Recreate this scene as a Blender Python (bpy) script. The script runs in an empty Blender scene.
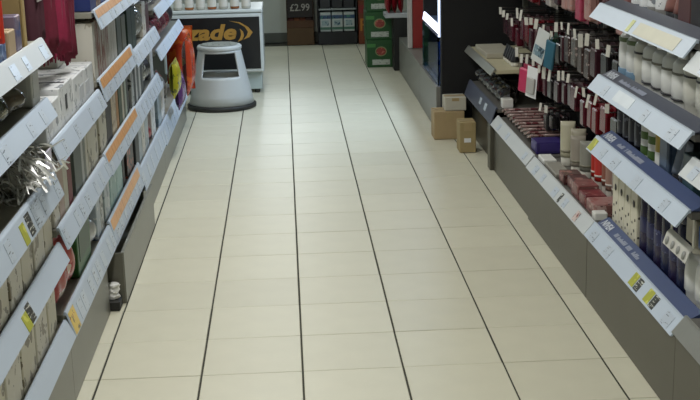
import bpy, math, random
from mathutils import Matrix, Vector
random.seed(7)
scene = bpy.context.scene
COL = scene.collection

# ------------------------------------------------------------------ camera, world, lights, exposure
H = 1.5749
cam_d = bpy.data.cameras.new('camera'); cam = bpy.data.objects.new('camera', cam_d); COL.objects.link(cam)
cam_d.sensor_fit = 'HORIZONTAL'; cam_d.sensor_width = 36.0; cam_d.lens = 64.326
cam_d.clip_start = 0.05; cam_d.clip_end = 100
yaw, pitch, roll = -0.048023, 0.252366, -0.024450
fw = Vector((-math.sin(yaw)*math.cos(pitch), math.cos(yaw)*math.cos(pitch), -math.sin(pitch)))
rt = Vector((math.cos(yaw), math.sin(yaw), 0)); up = rt.cross(fw)
r2 = rt*math.cos(roll) + up*math.sin(roll); u2 = up*math.cos(roll) - rt*math.sin(roll)
mw = Matrix(((r2.x, u2.x, -fw.x, 0), (r2.y, u2.y, -fw.y, 0), (r2.z, u2.z, -fw.z, H), (0, 0, 0, 1)))
cam.matrix_world = mw
scene.camera = cam
world = bpy.data.worlds.new('world'); scene.world = world; world.use_nodes = True
world.node_tree.nodes['Background'].inputs[0].default_value = (0.8, 0.9, 1.0, 1)
world.node_tree.nodes['Background'].inputs[1].default_value = 0.005
vs = scene.view_settings
vs.view_transform = 'Standard'; vs.look = 'None'; vs.gamma = 1.0; vs.use_curve_mapping = False
vs.exposure = -0.08
CEIL = 2.75
LAMPS = [(-0.3, 1.0), (-0.3, 3.4), (-0.3, 5.8), (-0.2, 8.2), (-0.1, 10.6), (-0.08, 13.0), (-0.08, 15.4), (-0.08, 17.8), (-0.08, 20.2), (-0.08, 22.6)]
LAMP_W = [34, 34, 34, 15, 7, 12, 24, 34, 34, 34]
LAMP_C = [(1.0, .985, .94)]*3 + [(.97, 1.0, .99)] + [(.90, .97, 1.0)]*6

# ------------------------------------------------------------------ helpers
def lin(h):
    h = h.lstrip('#'); out = []
    for i in (0, 2, 4):
        c = int(h[i:i+2], 16)/255
        out.append(c/12.92 if c <= 0.04045 else ((c+0.055)/1.055)**2.4)
    return (*out, 1.0)
MATS = {}
def mat(hexc, rough=0.5, metal=0.0, var=0.10, scale=14.0, emit=None, alpha=None, trans=0.0, coat=0.0, rnd=0.0):
    """plain coloured surface with a little grain and unevenness"""
    key = (hexc, rough, metal, var, scale, emit, alpha, trans, coat, rnd)
    if key in MATS: return MATS[key]
    m = bpy.data.materials.new('surface_%d' % len(MATS)); m.use_nodes = True
    nt = m.node_tree; b = nt.nodes['Principled BSDF']; c = lin(hexc)
    b.inputs['Roughness'].default_value = rough; b.inputs['Metallic'].default_value = metal
    b.inputs['Transmission Weight'].default_value = trans; b.inputs['Coat Weight'].default_value = coat
    tc = nt.nodes.new('ShaderNodeTexCoord'); nz = nt.nodes.new('ShaderNodeTexNoise')
    nz.inputs['Scale'].default_value = scale; nz.inputs['Detail'].default_value = 4
    nt.links.new(tc.outputs['Object'], nz.inputs['Vector'])
    mx = nt.nodes.new('ShaderNodeMix'); mx.data_type = 'RGBA'
    mx.inputs[6].default_value = (*[x*(1-var) for x in c[:3]], 1); mx.inputs[7].default_value = (*[min(1, x*(1+var)) for x in c[:3]], 1)
    nt.links.new(nz.outputs['Fac'], mx.inputs[0])
    out = mx.outputs[2]
    if rnd:
        oi = nt.nodes.new('ShaderNodeObjectInfo'); mr = nt.nodes.new('ShaderNodeMapRange')
        mr.inputs[3].default_value = 1-rnd; mr.inputs[4].default_value = 1+rnd
        nt.links.new(oi.outputs['Random'], mr.inputs[0])
        hs = nt.nodes.new('ShaderNodeHueSaturation'); nt.links.new(out, hs.inputs['Color']); nt.links.new(mr.outputs[0], hs.inputs['Value'])
        out = hs.outputs[0]
    nt.links.new(out, b.inputs['Base Color'])
    if emit:
        b.inputs['Emission Color'].default_value = c; b.inputs['Emission Strength'].default_value = emit
    MATS[key] = m; return m
def pmat(base, inks, scale=30.0, amount=0.42, rough=0.35, kind='blot'):
    """printed packaging: base colour with blocks of ink"""
    key = ('p', base, tuple(inks), scale, amount, rough, kind)
    if key in MATS: return MATS[key]
    m = bpy.data.materials.new('print_%d' % len(MATS)); m.use_nodes = True
    nt = m.node_tree; b = nt.nodes['Principled BSDF']; b.inputs['Roughness'].default_value = rough
    tc = nt.nodes.new('ShaderNodeTexCoord'); oi = nt.nodes.new('ShaderNodeObjectInfo')
    ad = nt.nodes.new('ShaderNodeVectorMath'); ad.operation = 'ADD'
    sc = nt.nodes.new('ShaderNodeVectorMath'); sc.operation = 'SCALE'; sc.inputs['Scale'].default_value = 9.0
    cb = nt.nodes.new('ShaderNodeCombineXYZ')
    for i in range(3): nt.links.new(oi.outputs['Random'], cb.inputs[i])
    nt.links.new(cb.outputs[0], sc.inputs[0]); nt.links.new(sc.outputs[0], ad.inputs[1]); nt.links.new(tc.outputs['Object'], ad.inputs[0])
    cur = None
    for i, ink in enumerate(inks):
        if kind == 'dots':
            t = nt.nodes.new('ShaderNodeTexVoronoi'); t.inputs['Scale'].default_value = scale*(1+0.3*i); fac_out = t.outputs['Distance']
            gt = nt.nodes.new('ShaderNodeMath'); gt.operation = 'LESS_THAN'
        else:
            t = nt.nodes.new('ShaderNodeTexNoise'); t.inputs['Scale'].default_value = scale*(1+0.6*i); t.inputs['Detail'].default_value = 3
            fac_out = t.outputs['Fac']; gt = nt.nodes.new('ShaderNodeMath'); gt.operation = 'GREATER_THAN'
        mp = nt.nodes.new('ShaderNodeMapping')
        mp.inputs['Location'].default_value = (3.1*i, 1.7*i, 0.9*i)
        if kind == 'lines': mp.inputs['Scale'].default_value = (1, 0.5, 5)
        if kind == 'cols': mp.inputs['Scale'].default_value = (1, 3.0, 0.5)
        nt.links.new(ad.outputs[0], mp.inputs[0]); nt.links.new(mp.outputs[0], t.inputs['Vector'])
        gt.inputs[1].default_value = amount if kind == 'dots' else 1-amount+0.04*i
        nt.links.new(fac_out, gt.inputs[0])
        mx = nt.nodes.new('ShaderNodeMix'); mx.data_type = 'RGBA'
        nt.links.new(gt.outputs[0], mx.inputs[0])
        if cur is None: mx.inputs[6].default_value = lin(base)
        else: nt.links.new(cur, mx.inputs[6])
        mx.inputs[7].default_value = lin(ink); cur = mx.outputs[2]
    nt.links.new(cur, b.inputs['Base Color'])
    MATS[key] = m; return m

class MB:
    def __init__(s): s.v = []; s.f = []; s.sm = []
    def add(s, vs_, fs, smooth=False):
        o = len(s.v); s.v += [tuple(v) for v in vs_]; s.f += [tuple(i+o for i in f) for f in fs]; s.sm += [smooth]*len(fs); return s
    def box(s, x0, x1, y0, y1, z0, z1, b=0.0):
        x0, x1 = min(x0, x1), max(x0, x1); y0, y1 = min(y0, y1), max(y0, y1); z0, z1 = min(z0, z1), max(z0, z1)
        b = min(b, (x1-x0)*.45, (y1-y0)*.45, (z1-z0)*.45)
        if b <= 0:
            v = [(x, y, z) for z in (z0, z1) for y in (y0, y1) for x in (x0, x1)]
            return s.add(v, [(0, 2, 3, 1), (4, 5, 7, 6), (0, 1, 5, 4), (2, 6, 7, 3), (0, 4, 6, 2), (1, 3, 7, 5)])
        v = []; idx = {}
        for ix in (0, 1):
            for iy in (0, 1):
                for iz in (0, 1):
                    X = (x0, x1)[ix]; Y = (y0, y1)[iy]; Z = (z0, z1)[iz]
                    dx = b*(1-2*ix); dy = b*(1-2*iy); dz = b*(1-2*iz)
                    idx[ix, iy, iz] = len(v); v += [(X, Y+dy, Z+dz), (X+dx, Y, Z+dz), (X+dx, Y+dy, Z)]
        f = []
        def q(cs, a): f.append([idx[c]+a for c in cs])
        q([(0,0,0),(0,0,1),(0,1,1),(0,1,0)], 0); q([(1,0,0),(1,1,0),(1,1,1),(1,0,1)], 0)
        q([(0,0,0),(1,0,0),(1,0,1),(0,0,1)], 1); q([(0,1,0),(0,1,1),(1,1,1),(1,1,0)], 1)
        q([(0,0,0),(0,1,0),(1,1,0),(1,0,0)], 2); q([(0,0,1),(1,0,1),(1,1,1),(0,1,1)], 2)
        for i in (0, 1):
            for j in (0, 1):
                A, B = idx[0, i, j], idx[1, i, j]; g = [A+1, B+1, B+2, A+2]; f.append(g if (i+j) % 2 else g[::-1])
                A, B = idx[i, 0, j], idx[i, 1, j]; g = [A+0, B+0, B+2, A+2]; f.append(g[::-1] if (i+j) % 2 else g)
                A, B = idx[i, j, 0], idx[i, j, 1]; g = [A+0, B+0, B+1, A+1]; f.append(g if (i+j) % 2 else g[::-1])
        for k, a in idx.items(): f.append([a, a+1, a+2] if sum(k) % 2 else [a, a+2, a+1])
        return s.add(v, f)
    def prism(s, prof, y0, y1):
        """profile of (x,z) points extruded along y"""
        n = len(prof); v = [(x, y0, z) for x, z in prof] + [(x, y1, z) for x, z in prof]
        f = [(i, (i+1) % n, n+(i+1) % n, n+i) for i in range(n)] + [tuple(range(n))[::-1], tuple(range(n, 2*n))]
        return s.add(v, f)
    def extz(s, poly, y0, y1):
        return s.prism(poly, y0, y1)
    def lathe(s, prof, n=18, cx=0, cy=0, sx=1.0, sy=1.0, power=1.0):
        v = []; f = []; m = len(prof)
        for r, z in prof:
            for k in range(n):
                a = 2*math.pi*k/n; c, d = math.cos(a), math.sin(a)
                if power != 1.0:
                    c = math.copysign(abs(c)**power, c); d = math.copysign(abs(d)**power, d)
                v.append((cx+r*sx*c, cy+r*sy*d, z))
        for i in range(m-1):
            for k in range(n): f.append((i*n+k, i*n+(k+1) % n, (i+1)*n+(k+1) % n, (i+1)*n+k))
        s.add(v, f, True)
        o = len(s.v)-len(v)
        s.f += [tuple(o+k for k in range(n))[::-1], tuple(o+(m-1)*n+k for k in range(n))]; s.sm += [False, False]
        return s
    def tube(s, pts, r, n=6):
        pts = [Vector(p) for p in pts]; v = []; f = []
        for i, p in enumerate(pts):
            d = (pts[min(i+1, len(pts)-1)]-pts[max(i-1, 0)]).normalized()
            a = d.cross(Vector((0, 0, 1)) if abs(d.z) < .9 else Vector((1, 0, 0))).normalized(); b = d.cross(a)
            rr = r[i] if isinstance(r, (list, tuple)) else r
            for k in range(n):
                t = 2*math.pi*k/n; v.append(p+a*math.cos(t)*rr+b*math.sin(t)*rr)
        for i in range(len(pts)-1):
            for k in range(n): f.append((i*n+k, i*n+(k+1) % n, (i+1)*n+(k+1) % n, (i+1)*n+k))
        f += [tuple(range(n))[::-1], tuple((len(pts)-1)*n+k for k in range(n))]
        return s.add(v, f, True)
    def mesh(s, name='mesh'):
        me = bpy.data.meshes.new(name); me.from_pydata(s.v, [], s.f); me.update()
        me.polygons.foreach_set('use_smooth', s.sm); return me
    def build(s, name, m, parent=None, loc=(0, 0, 0)):
        return put(name, s.mesh(name), m, parent, loc)
def put(name, me, m, parent=None, loc=(0, 0, 0), rot=(0, 0, 0)):
    o = bpy.data.objects.new(name, me)
    if m is not None and not me.materials: me.materials.append(m)
    o.location = loc; o.rotation_euler = rot
    if parent: o.parent = parent
    COL.objects.link(o); return o
def thing(name, label, cat, loc=(0, 0, 0), group=None, rot=(0, 0, 0)):
    o = bpy.data.objects.new(name, None); o.empty_display_size = 0.02; COL.objects.link(o)
    o.location = loc; o.rotation_euler = rot
    return tag(o, label, cat, group)
def tag(o, label, cat, group=None):
    o['label'] = label; o['category'] = cat
    if group: o['group'] = group
    return o
def struct(o): o['kind'] = 'structure'; return o
def text_mesh(txt, size, shear=0.0, extrude=0.0015, bold=0.0):
    c = bpy.data.curves.new('lettering', 'FONT'); c.body = txt; c.size = size; c.shear = shear; c.extrude = extrude; c.offset = bold; c.resolution_u = 3
    o = bpy.data.objects.new('lettering', c); COL.objects.link(o)
    dg = bpy.context.evaluated_depsgraph_get(); dg.update()
    me = bpy.data.meshes.new_from_object(o.evaluated_get(dg)); bpy.data.objects.remove(o); bpy.data.curves.remove(c); me.materials.clear(); return me
ORD = ['first', 'second', 'third', 'fourth', 'fifth', 'sixth', 'seventh', 'eighth', 'ninth', 'tenth', 'eleventh', 'twelfth', 'thirteenth', 'fourteenth', 'fifteenth', 'sixteenth']

# ------------------------------------------------------------------ the room
XL, XR, YB, YF = -1.32, 1.72, 24.0, -1.6
YCOUNTER = 12.45
T = 1/3; X0 = -0.6508; Y0 = 3.8650
GROUT = mat('#3a3a31', 0.9, var=0.2, scale=60)
fl = struct(MB().box(XL, XR, YF, YB, -0.06, -0.004).build('floor', GROUT))
TILE = mat('#c9c6b2', 0.40, var=0.06, scale=9, rnd=0.03)
def tile_mesh():
    w, d, b, t = T/2-0.0032, T/2-0.0018, 0.0016, 0.0
    v = [(-w, -d, -.012), (w, -d, -.012), (w, d, -.012), (-w, d, -.012), (-w, -d, t-b), (w, -d, t-b), (w, d, t-b), (-w, d, t-b), (-w+b, -d+b, t), (w-b, -d+b, t), (w-b, d-b, t), (-w+b, d-b, t)]
    f = [(8, 9, 10, 11)] + [(i, (i+1) % 4, 4+(i+1) % 4, 4+i) for i in range(4)] + [(4+i, 4+(i+1) % 4, 8+(i+1) % 4, 8+i) for i in range(4)]
    return MB().add(v, f).mesh('tile')
tm = tile_mesh(); tm.materials.append(TILE)
for r in range(-8, 26):
    for c in range(-1, 6):
        x = X0+T*(c+.5); y = Y0+T*(r+.5)
        if y+T/2 > YCOUNTER: continue
        put('tile', tm, None, fl, (x+random.uniform(-.0004, .0004), y+random.uniform(-.0008, .0008), random.uniform(-.0006, .0)))
WALL = mat('#b9beb4', 0.7, var=0.04, scale=3)
struct(MB().box(XL-.1, XR+.1, YB, YB+.1, -0.06, CEIL).build('wall_back', WALL))
struct(MB().box(XL-.1, XR+.1, YF-.1, YF, -0.06, CEIL).build('wall_front', WALL))
struct(MB().box(XL-.1, XL, YF, YB, -0.06, CEIL).build('wall_left', WALL))
struct(MB().box(XR, XR+.1, YF, YB, -0.06, CEIL).build('wall_right', WALL))
struct(MB().box(XL-.1, XR+.1, YF-.1, YB+.1, CEIL, CEIL+.08).build('ceiling', mat('#d8dad4', 0.8, var=0.03)))
struct(MB().box(XL+.001, XR-.001, YCOUNTER, YCOUNTER+.12, -.003, 0.98, .004).build('wall_counter', WALL))
struct(MB().box(XL+.001, XR-.001, YCOUNTER-.018, YCOUNTER-.001, 0.001, 0.10, .004).build('baseboard_back', mat('#54584f', 0.5)))
# ceiling lights: housing, two tubes, the lamp itself
for i, (lx, ly) in enumerate(LAMPS):
    t = thing('ceiling_light', 'white twin tube ceiling light, %s along the aisle from the camera' % ORD[i], 'ceiling light', (lx, ly, CEIL-.001), 'fluorescent lights over the aisle')
    MB().prism([(-.11, 0), (-.09, -.03), (-.05, -.045), (.05, -.045), (.09, -.03), (.11, 0)], -.65, .65).build('housing', mat('#e4e6e2', 0.4), t)
    for sx in (-.05, .05):
        MB().tube([(sx, -.6, -.06), (sx, .6, -.06)], .013, 8).build('tube', mat('#f4fff8', 0.3, emit=3.0), t)
    ld = bpy.data.lights.new('lamp', 'AREA'); ld.shape = 'RECTANGLE'; ld.size = 0.22; ld.size_y = 1.25; ld.energy = LAMP_W[i]; ld.color = LAMP_C[i]
    lo = bpy.data.objects.new('lamp', ld); lo.location = (0, 0, -.085); lo.parent = t; COL.objects.link(lo)

# ------------------------------------------------------------------ shelving
RAIL = mat('#b8c4d2', 0.42, var=0.04, scale=6)
RAILW = mat('#bfc4c6', 0.42, var=0.04, scale=6)
SHELF = mat('#8c8a80', 0.4, var=0.06)
PLINTH = mat('#7c7c74', 0.35, metal=0.45, var=0.10, scale=5)
PLINTHR = mat('#545248', 0.38, metal=0.3, var=0.12, scale=5)
UPR = mat('#6c6a62', 0.4, metal=0.3)
BACKL = mat('#4c483f', 0.7, var=0.1)
BACKR = mat('#100f10', 0.85, var=0.1)
ORANGE = pmat('#d69c5e', ['#c0824a', '#dcb88a'], 22, 0.42, 0.3, 'cols')
TICK = pmat('#bdc8d4', ['#4c5462'], 48, 0.36, 0.3, 'lines')
TICKB = pmat('#b6c0cc', ['#4c5462', '#8a929c'], 50, 0.36, 0.3, 'lines')
YEL = pmat('#a9ab3c', ['#c8c85a'], 30, 0.4, 0.3)
BLK = pmat('#33332f', ['#c9c9c0'], 60, 0.42, 0.3, 'lines')
def ticket_mesh(w, h_, dx, dz, f0, f1, side):
    """thin card lying on a rail face running from (0,0) to (dx,dz); side -1 left, +1 right; f0..f1 of the face"""
    L = math.hypot(dx, dz); nx, nz = -dz/L*1.0, dx/L
    o = 0.0013; k = 0.0005
    ax, az = dx*f0, dz*f0; bx, bz = dx*f1, dz*f1
    prof = [(ax+nx*k, az+nz*k), (bx+nx*k, bz+nz*k), (bx+nx*o, bz+nz*o), (ax+nx*o, az+nz*o)]
    if side < 0: prof = [(-x, z) for x, z in prof]
    return MB().prism(prof, -w/2, w/2).mesh('price_ticket')
def make_rail(parent, side, xb, zb, dx, dz, y0, y1, tickets, m=None, strip=None, special=(), back_len=.0):
    """sloping price rail; side -1: faces +x (left unit); side +1: faces -x (right unit)"""
    s = side
    def P(pts): return [(xb+s*x, zb+z) for x, z in pts]
    th = .004
    prof = P([(0, 0), (dx, dz), (dx+.004, dz+.006), (dx+.011, dz+.006), (dx+.011, dz-.004), (dx+th, dz-.004), (th+.002, -.002)])
    r = MB().prism(prof, y0+.004, y1-.004).build('price_rail', m or RAIL, parent)
    loc = lambda y: (xb, y, zb)
    done = []
    for (yc, w, f0, f1, mm) in list(special):
        me = ticket_mesh(w, 0, dx, dz, f0, f1, s); put('price_ticket', me, mm, parent, loc(yc)); done.append((yc, w))
    if strip:
        ya, yb_, mm = strip
        put('promo_strip', ticket_mesh(yb_-ya, 0, dx, dz, .60, 1.04, s), mm, parent, loc((ya+yb_)/2))
    if tickets:
        top = .55 if strip else .86
        mes = [ticket_mesh(.052, 0, dx, dz, .14, top, s), ticket_mesh(.068, 0, dx, dz, .10, top, s)]
        for me in mes: me.materials.append(TICK if s < 0 else TICKB)
        n = tickets
        for i in range(n):
            yc = y0 + (i+.5)*(y1-y0)/n + random.uniform(-.25, .25)*(y1-y0)/n
            if any(abs(yc-a) < (w+.07)/2 for a, w in done): continue
            put('price_ticket', random.choice(mes), None, parent, loc(yc)); done.append((yc, .068))
    return r
def bay(side, label, y0, y1, xback, plinth, shelves, backm, back_top, uprights=True, group='shelving bays along the aisle', base_m=None):
    """shelves: dicts zb,dx,dz,xb,(deck_y...) ; plinth: (xfront, ztop, ya, yb)"""
    t = thing('shelving_bay', label, 'shelving', (0, (y0+y1)/2, 0), group)
    off = Vector((0, -(y0+y1)/2, 0)); s = side
    class Sub: pass
    MB().box(xback, xback+s*.02, y0+.003, y1-.003, 0.003, back_top, .002).build('back_panel', backm, t, off)
    if uprights:
        for ya in (y0+.004, y1-.034):
            MB().box(xback-s*.002, xback-s*.034, ya, ya+.03, 0.003, back_top-.01, .003).build('upright', UPR, t, off)
    px, pz, pa, pb = plinth
    MB().box(px, px+s*.012, pa, pb, .002, pz, .0006).build('plinth', base_m or (PLINTH if s < 0 else PLINTHR), t, off)
    out = []
    for sh in shelves:
        zb, dx, dz, xb = sh['zb'], sh.get('dx', .024), sh.get('dz', .05), sh['xb']
        ztop = zb+dz-.003
        o = MB().box(xb+s*(dx+.012), xback-s*.036, y0+.006, y1-.006, ztop-.022, ztop, .002).build('shelf', sh.get('sm', SHELF), t, off)
        make_rail(o, s, xb, zb, dx, dz, y0, y1, sh.get('n', 7), sh.get('m'), sh.get('strip'), sh.get('special', ()))
        if sh.get('bracket', True) and zb > .4:
            for ya in (y0+.01, y1-.018):
                MB().prism([(xback-s*.036, ztop-.023), (xback-s*.036, ztop-.085), (xb+s*.2, ztop-.045), (xb+s*.14, ztop-.023)], ya, ya+.006).build('bracket', UPR, o)
        if sh.get('header'):
            hx, hz = xb+s*(dx+.012), zb+dz+.001
            hd = MB().prism([(hx, hz), (hx+s*.047, hz+.022), (hx+s*.051, hz+.020), (hx+s*.051, hz)], y0+.006, y1-.006).build('header_strip', sh['header'], o)
        out.append(ztop)
    return t, out
XLr = -.68
def L(zb, dz=.05, **k): return dict(zb=zb, dz=dz, xb=XLr, **k)
YA, YBB, YC, YD, YE, YEND = 2.70, 3.685, 4.70, 5.75, 6.85, 8.45
BX = -1.16
tA, zA = bay(-1, 'nearest left shelving bay, silver tinsel spilling over its price rail', YA, YBB, BX, (-.70, .215, YA+.002, YBB-.001),
    [L(1.09, .05, n=5, m=RAILW), L(.915, .05, n=4), L(.675, .07, n=5, special=[(3.33, .1, .06, .95, TICK), (3.22, .055, .1, .9, BLK), (3.14, .05, .05, .8, YEL)]), L(.468, .052, n=0, special=[(3.13, .05, .1, .95, BLK), (3.075, .055, .02, .8, YEL)]), L(.22, .052, n=0)], BACKL, 1.9)
tB, zB = bay(-1, 'second left shelving bay, maroon knitwear hanging above its white cartons', YBB, YC, BX, (-.70, .21, YBB+.001, 4.52),
    [L(.763, .06, n=4), L(.50, .062, n=7, special=[(3.73, .05, .1, .9, TICKB)]), L(.217, .075, n=9, special=[(3.74, .09, .05, .98, pmat('#d8b84a', ['#b3621f', '#5c5130'], 28, .42, .3))])], BACKL, 1.9)
tC, zC = bay(-1, 'third left shelving bay with orange strips along its price rails', YC, YD, BX, (-.65, .205, YC-.07, YD-.001),
    [L(1.05, .065, n=5, strip=(YC+.02, YD-.02, ORANGE)), L(.777, .08, n=7, strip=(YC+.02, YD-.08, ORANGE)), L(.49, .08, n=7, strip=(YC+.02, YD-.04, ORANGE)), L(.214, .09, n=8, strip=(YC+.02, YD-.1, ORANGE))], BACKL, 1.9)
tD, zD = bay(-1, 'fourth left shelving bay, plain rails, beyond the orange strips', YD, YE, BX, (-.695, .165, YD+.001, YE-.001),
    [L(1.04, .06, n=4), L(.755, .06, n=6), L(.49, .07, n=8), L(.17, .095, n=6)], BACKL, 1.9)
tE, zE = bay(-1, 'farthest left shelving bay next to the grey step stool', YE, YEND, BX, (-.695, .15, YE+.001, YEND),
    [L(.86, .045, n=4), L(.63, .05, n=6), L(.155, .1, n=8)], BACKL, 1.9)
MB().box(BX+.021, -.655, YC-.075, YC-.0705, .002, .205, .001).build('end_panel', mat('#66655b', .4, metal=.3), tC, (0, -(YC+YD)/2, 0))
MB().box(-.745, -.665, 4.535, 4.62, .002, .040, .004).build('levelling_foot', mat('#1e1e1c', .6), tB, (0, -(YBB+YC)/2, 0))

# right side
XRr = 1.09
NAVY = mat('#3c4a70', 0.35, var=0.08)
GREYH = mat('#4b4f5c', 0.35, var=0.08)
def R(zb, dz=.043, dx=.035, **k): k.setdefault('sm', mat('#5c5a55', .45)); return dict(zb=zb, dz=dz, dx=dx, xb=XRr, **k)
RY0, RY1, RY2, RY3, RY4, RY5 = 2.35, 3.385, 4.47, 5.62, 6.63, 7.62
BXR = 1.60
METAL = mat('#a3a39c', 0.3, metal=0.6, var=0.08)
DARKRAIL = mat('#4d5262', 0.35, var=0.1)
t0, z0 = bay(1, 'nearest right shelving bay, cut off by the right picture edge', RY0, RY1, BXR, (1.105, .262, RY0+.002, RY1-.001),
    [R(.27, m=METAL, n=0), R(.742, m=RAILW, n=5), R(1.04, m=RAILW, n=4)], BACKR, 1.95)
t1, z1 = bay(1, 'right shelving bay with lettered navy strips above its four price rails', RY1, RY2, BXR, (1.105, .25, RY1+.001, RY2-.003),
    [R(.254, header=NAVY, n=5, special=[(3.62, .045, .15, .95, BLK), (3.675, .05, .15, .98, YEL), (3.79, .045, .15, .95, BLK), (3.845, .05, .15, .98, YEL)]),
     R(.585, header=NAVY, n=4, special=[(4.43, .06, .1, .95, YEL)]),
     R(.812, header=GREYH, n=4, special=[(4.05, .20, .25, .98, mat('#e6eef6', .15))]), R(1.070, header=GREYH, n=0, special=[(3.98, .035, .1, .9, YEL), (3.7, .42, .12, .9, mat('#c6c4b2', .5))])], BACKR, 1.95)  # wide bluish-white card on the third rail is a painted lamp glint
t2, z2 = bay(1, 'right shelving bay with peg hooks above a low deck of pink packs', RY2, RY3, BXR-.12, (1.105, .25, RY2+.003, RY3-.001),
    [R(.252, m=RAILW, n=5, special=[(4.95, .03, .1, .9, BLK), (4.66, .05, .1, .9, pmat('#c9b9b4', ['#8a4a44', '#3a3a3a'], 45, .42, .3))])], BACKR, 1.95)
t3, z3 = bay(1, 'right shelving bay with red packs hanging above fanned flat packets', RY3, RY4, BXR-.12, (1.112, .25, RY3+.001, RY4-.002),
    [R(.258, m=RAILW, n=3)], BACKR, 1.95)
t4, z4 = bay(1, 'far right shelving bay with a dark lower rail beside cardboard boxes', RY4, RY5, BXR-.12, (1.14, .235, RY4+.09, RY5-.002),
    [R(.258, .085, .03, m=DARKRAIL, n=0, special=[(6.9, .07, .35, .8, TICK), (7.08, .06, .4, .8, TICK)]), R(.525, .03, .02, m=METAL, n=0, sm=mat('#b3ac90', .5))], BACKR, 1.95)
MB().box(1.09, 1.135, RY4+.003, RY4+.085, .002, .255, .004).build('leg_post', PLINTHR, t4, (0, -(RY4+RY5)/2, 0))
# lettering on the strips above the rails: big name, then a run of small light print too fine to read
def header_lettering(shelf_z, tbay, yc_far):
    hx, hz = XRr+.035+.012, shelf_z+.043+.001
    ang = math.atan2(.022, .047)
    o = put('lettering', text_mesh('NIVEA', .040, 0, .0006, .0010), mat('#c4c9d2', .4), tbay)
    n = Vector((-math.sin(ang), 0, math.cos(ang))); u = Vector((math.cos(ang), 0, math.sin(ang)))
    p = Vector((hx, yc_far, hz)) + u*.012 + n*.0012 + Vector((0, -tbay.location.y, 0))
    ex = Vector((0, -1, 0)); o.matrix_local = Matrix(((ex.x, u.x, n.x, p.x), (ex.y, u.y, n.y, p.y), (ex.z, u.z, n.z, p.z), (0, 0, 0, 1)))
    mbk = MB(); y = yc_far-.17
    rr = random.Random(int(shelf_z*1000))
    while y > yc_far-.47:
        w = rr.uniform(.008, .016)
        if rr.random() > .16:
            a = Vector((hx, y, hz-0)) + u*.016 + n*.0006; b = Vector((hx, y, hz)) + u*(.033 if rr.random() > .3 else .027) + n*.0006
            q = [a, a+Vector((0, -w*.8, 0)), b+Vector((0, -w*.8, 0)), b]
            mbk.add([tuple(v) for v in q]+[tuple(v+n*.0008) for v in q], [(4, 5, 6, 7), (0, 1, 5, 4), (1, 2, 6, 5), (2, 3, 7, 6), (3, 0, 4, 7)])
        y -= w
    k = mbk.build('small_print', mat('#8d93a4', .5), tbay, (0, -tbay.location.y, 0)); k['kind'] = 'stuff'
for zz in (.254, .585, .812): header_lettering(zz, t1, RY2-.03)

# ------------------------------------------------------------------ product makers (origin: centre of base; +x is the face turned to the aisle for left units)
G = .0012
def carton(name, label, cat, side, xf, yc, z, w, d, h_, m, lab=None, group=None, labbox=(.12, .88, .25, .9), tilt=0.0, flap=True):
    """box: side -1 faces +x; xf front plane; w along y, d depth"""
    fx = 1 if side < 0 else -1
    t = thing(name, label, cat, (xf-fx*d/2, yc, z+G), group, (0, 0, tilt))
    MB().box(-d/2, d/2, -w/2, w/2, 0, h_, .003).build('body', m, t)
    if lab is not None:
        a, b, c, e = labbox
        MB().box(fx*d/2+fx*.0002, fx*d/2+fx*.0016, -w/2+w*a, -w/2+w*b, h_*c, h_*e).build('front_label', lab, t)
        MB().box(-d/2*.8, d/2*.8, -w/2-.0014, -w/2-.0002, h_*c, h_*e).build('side_label', lab, t)
    if flap:
        MB().box(-d/2+.004, d/2-.004, -.009, .009, h_+.0002, h_+.0012).build('sealing_tape', lab or m, t)
    return t
def book(name, label, cat, side, xf, yc, z, w, d, h_, m, pages, group=None, lean=0.0):
    fx = 1 if side < 0 else -1
    t = thing(name, label, cat, (xf-fx*d/2, yc, z+G), group)
    c = .0022
    MB().box(-d/2, d/2, -w/2, -w/2+c, 0, h_).box(-d/2, d/2, w/2-c, w/2, 0, h_).box(fx*d/2, fx*(d/2-c), -w/2+c, w/2-c, 0, h_).build('cover', m, t)
    MB().box(-fx*(d/2-.004), fx*(d/2-c-.0003), -w/2+c+.0003, w/2-c-.0003, .003, h_-.003).build('pages', pages, t)
    return t
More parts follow.
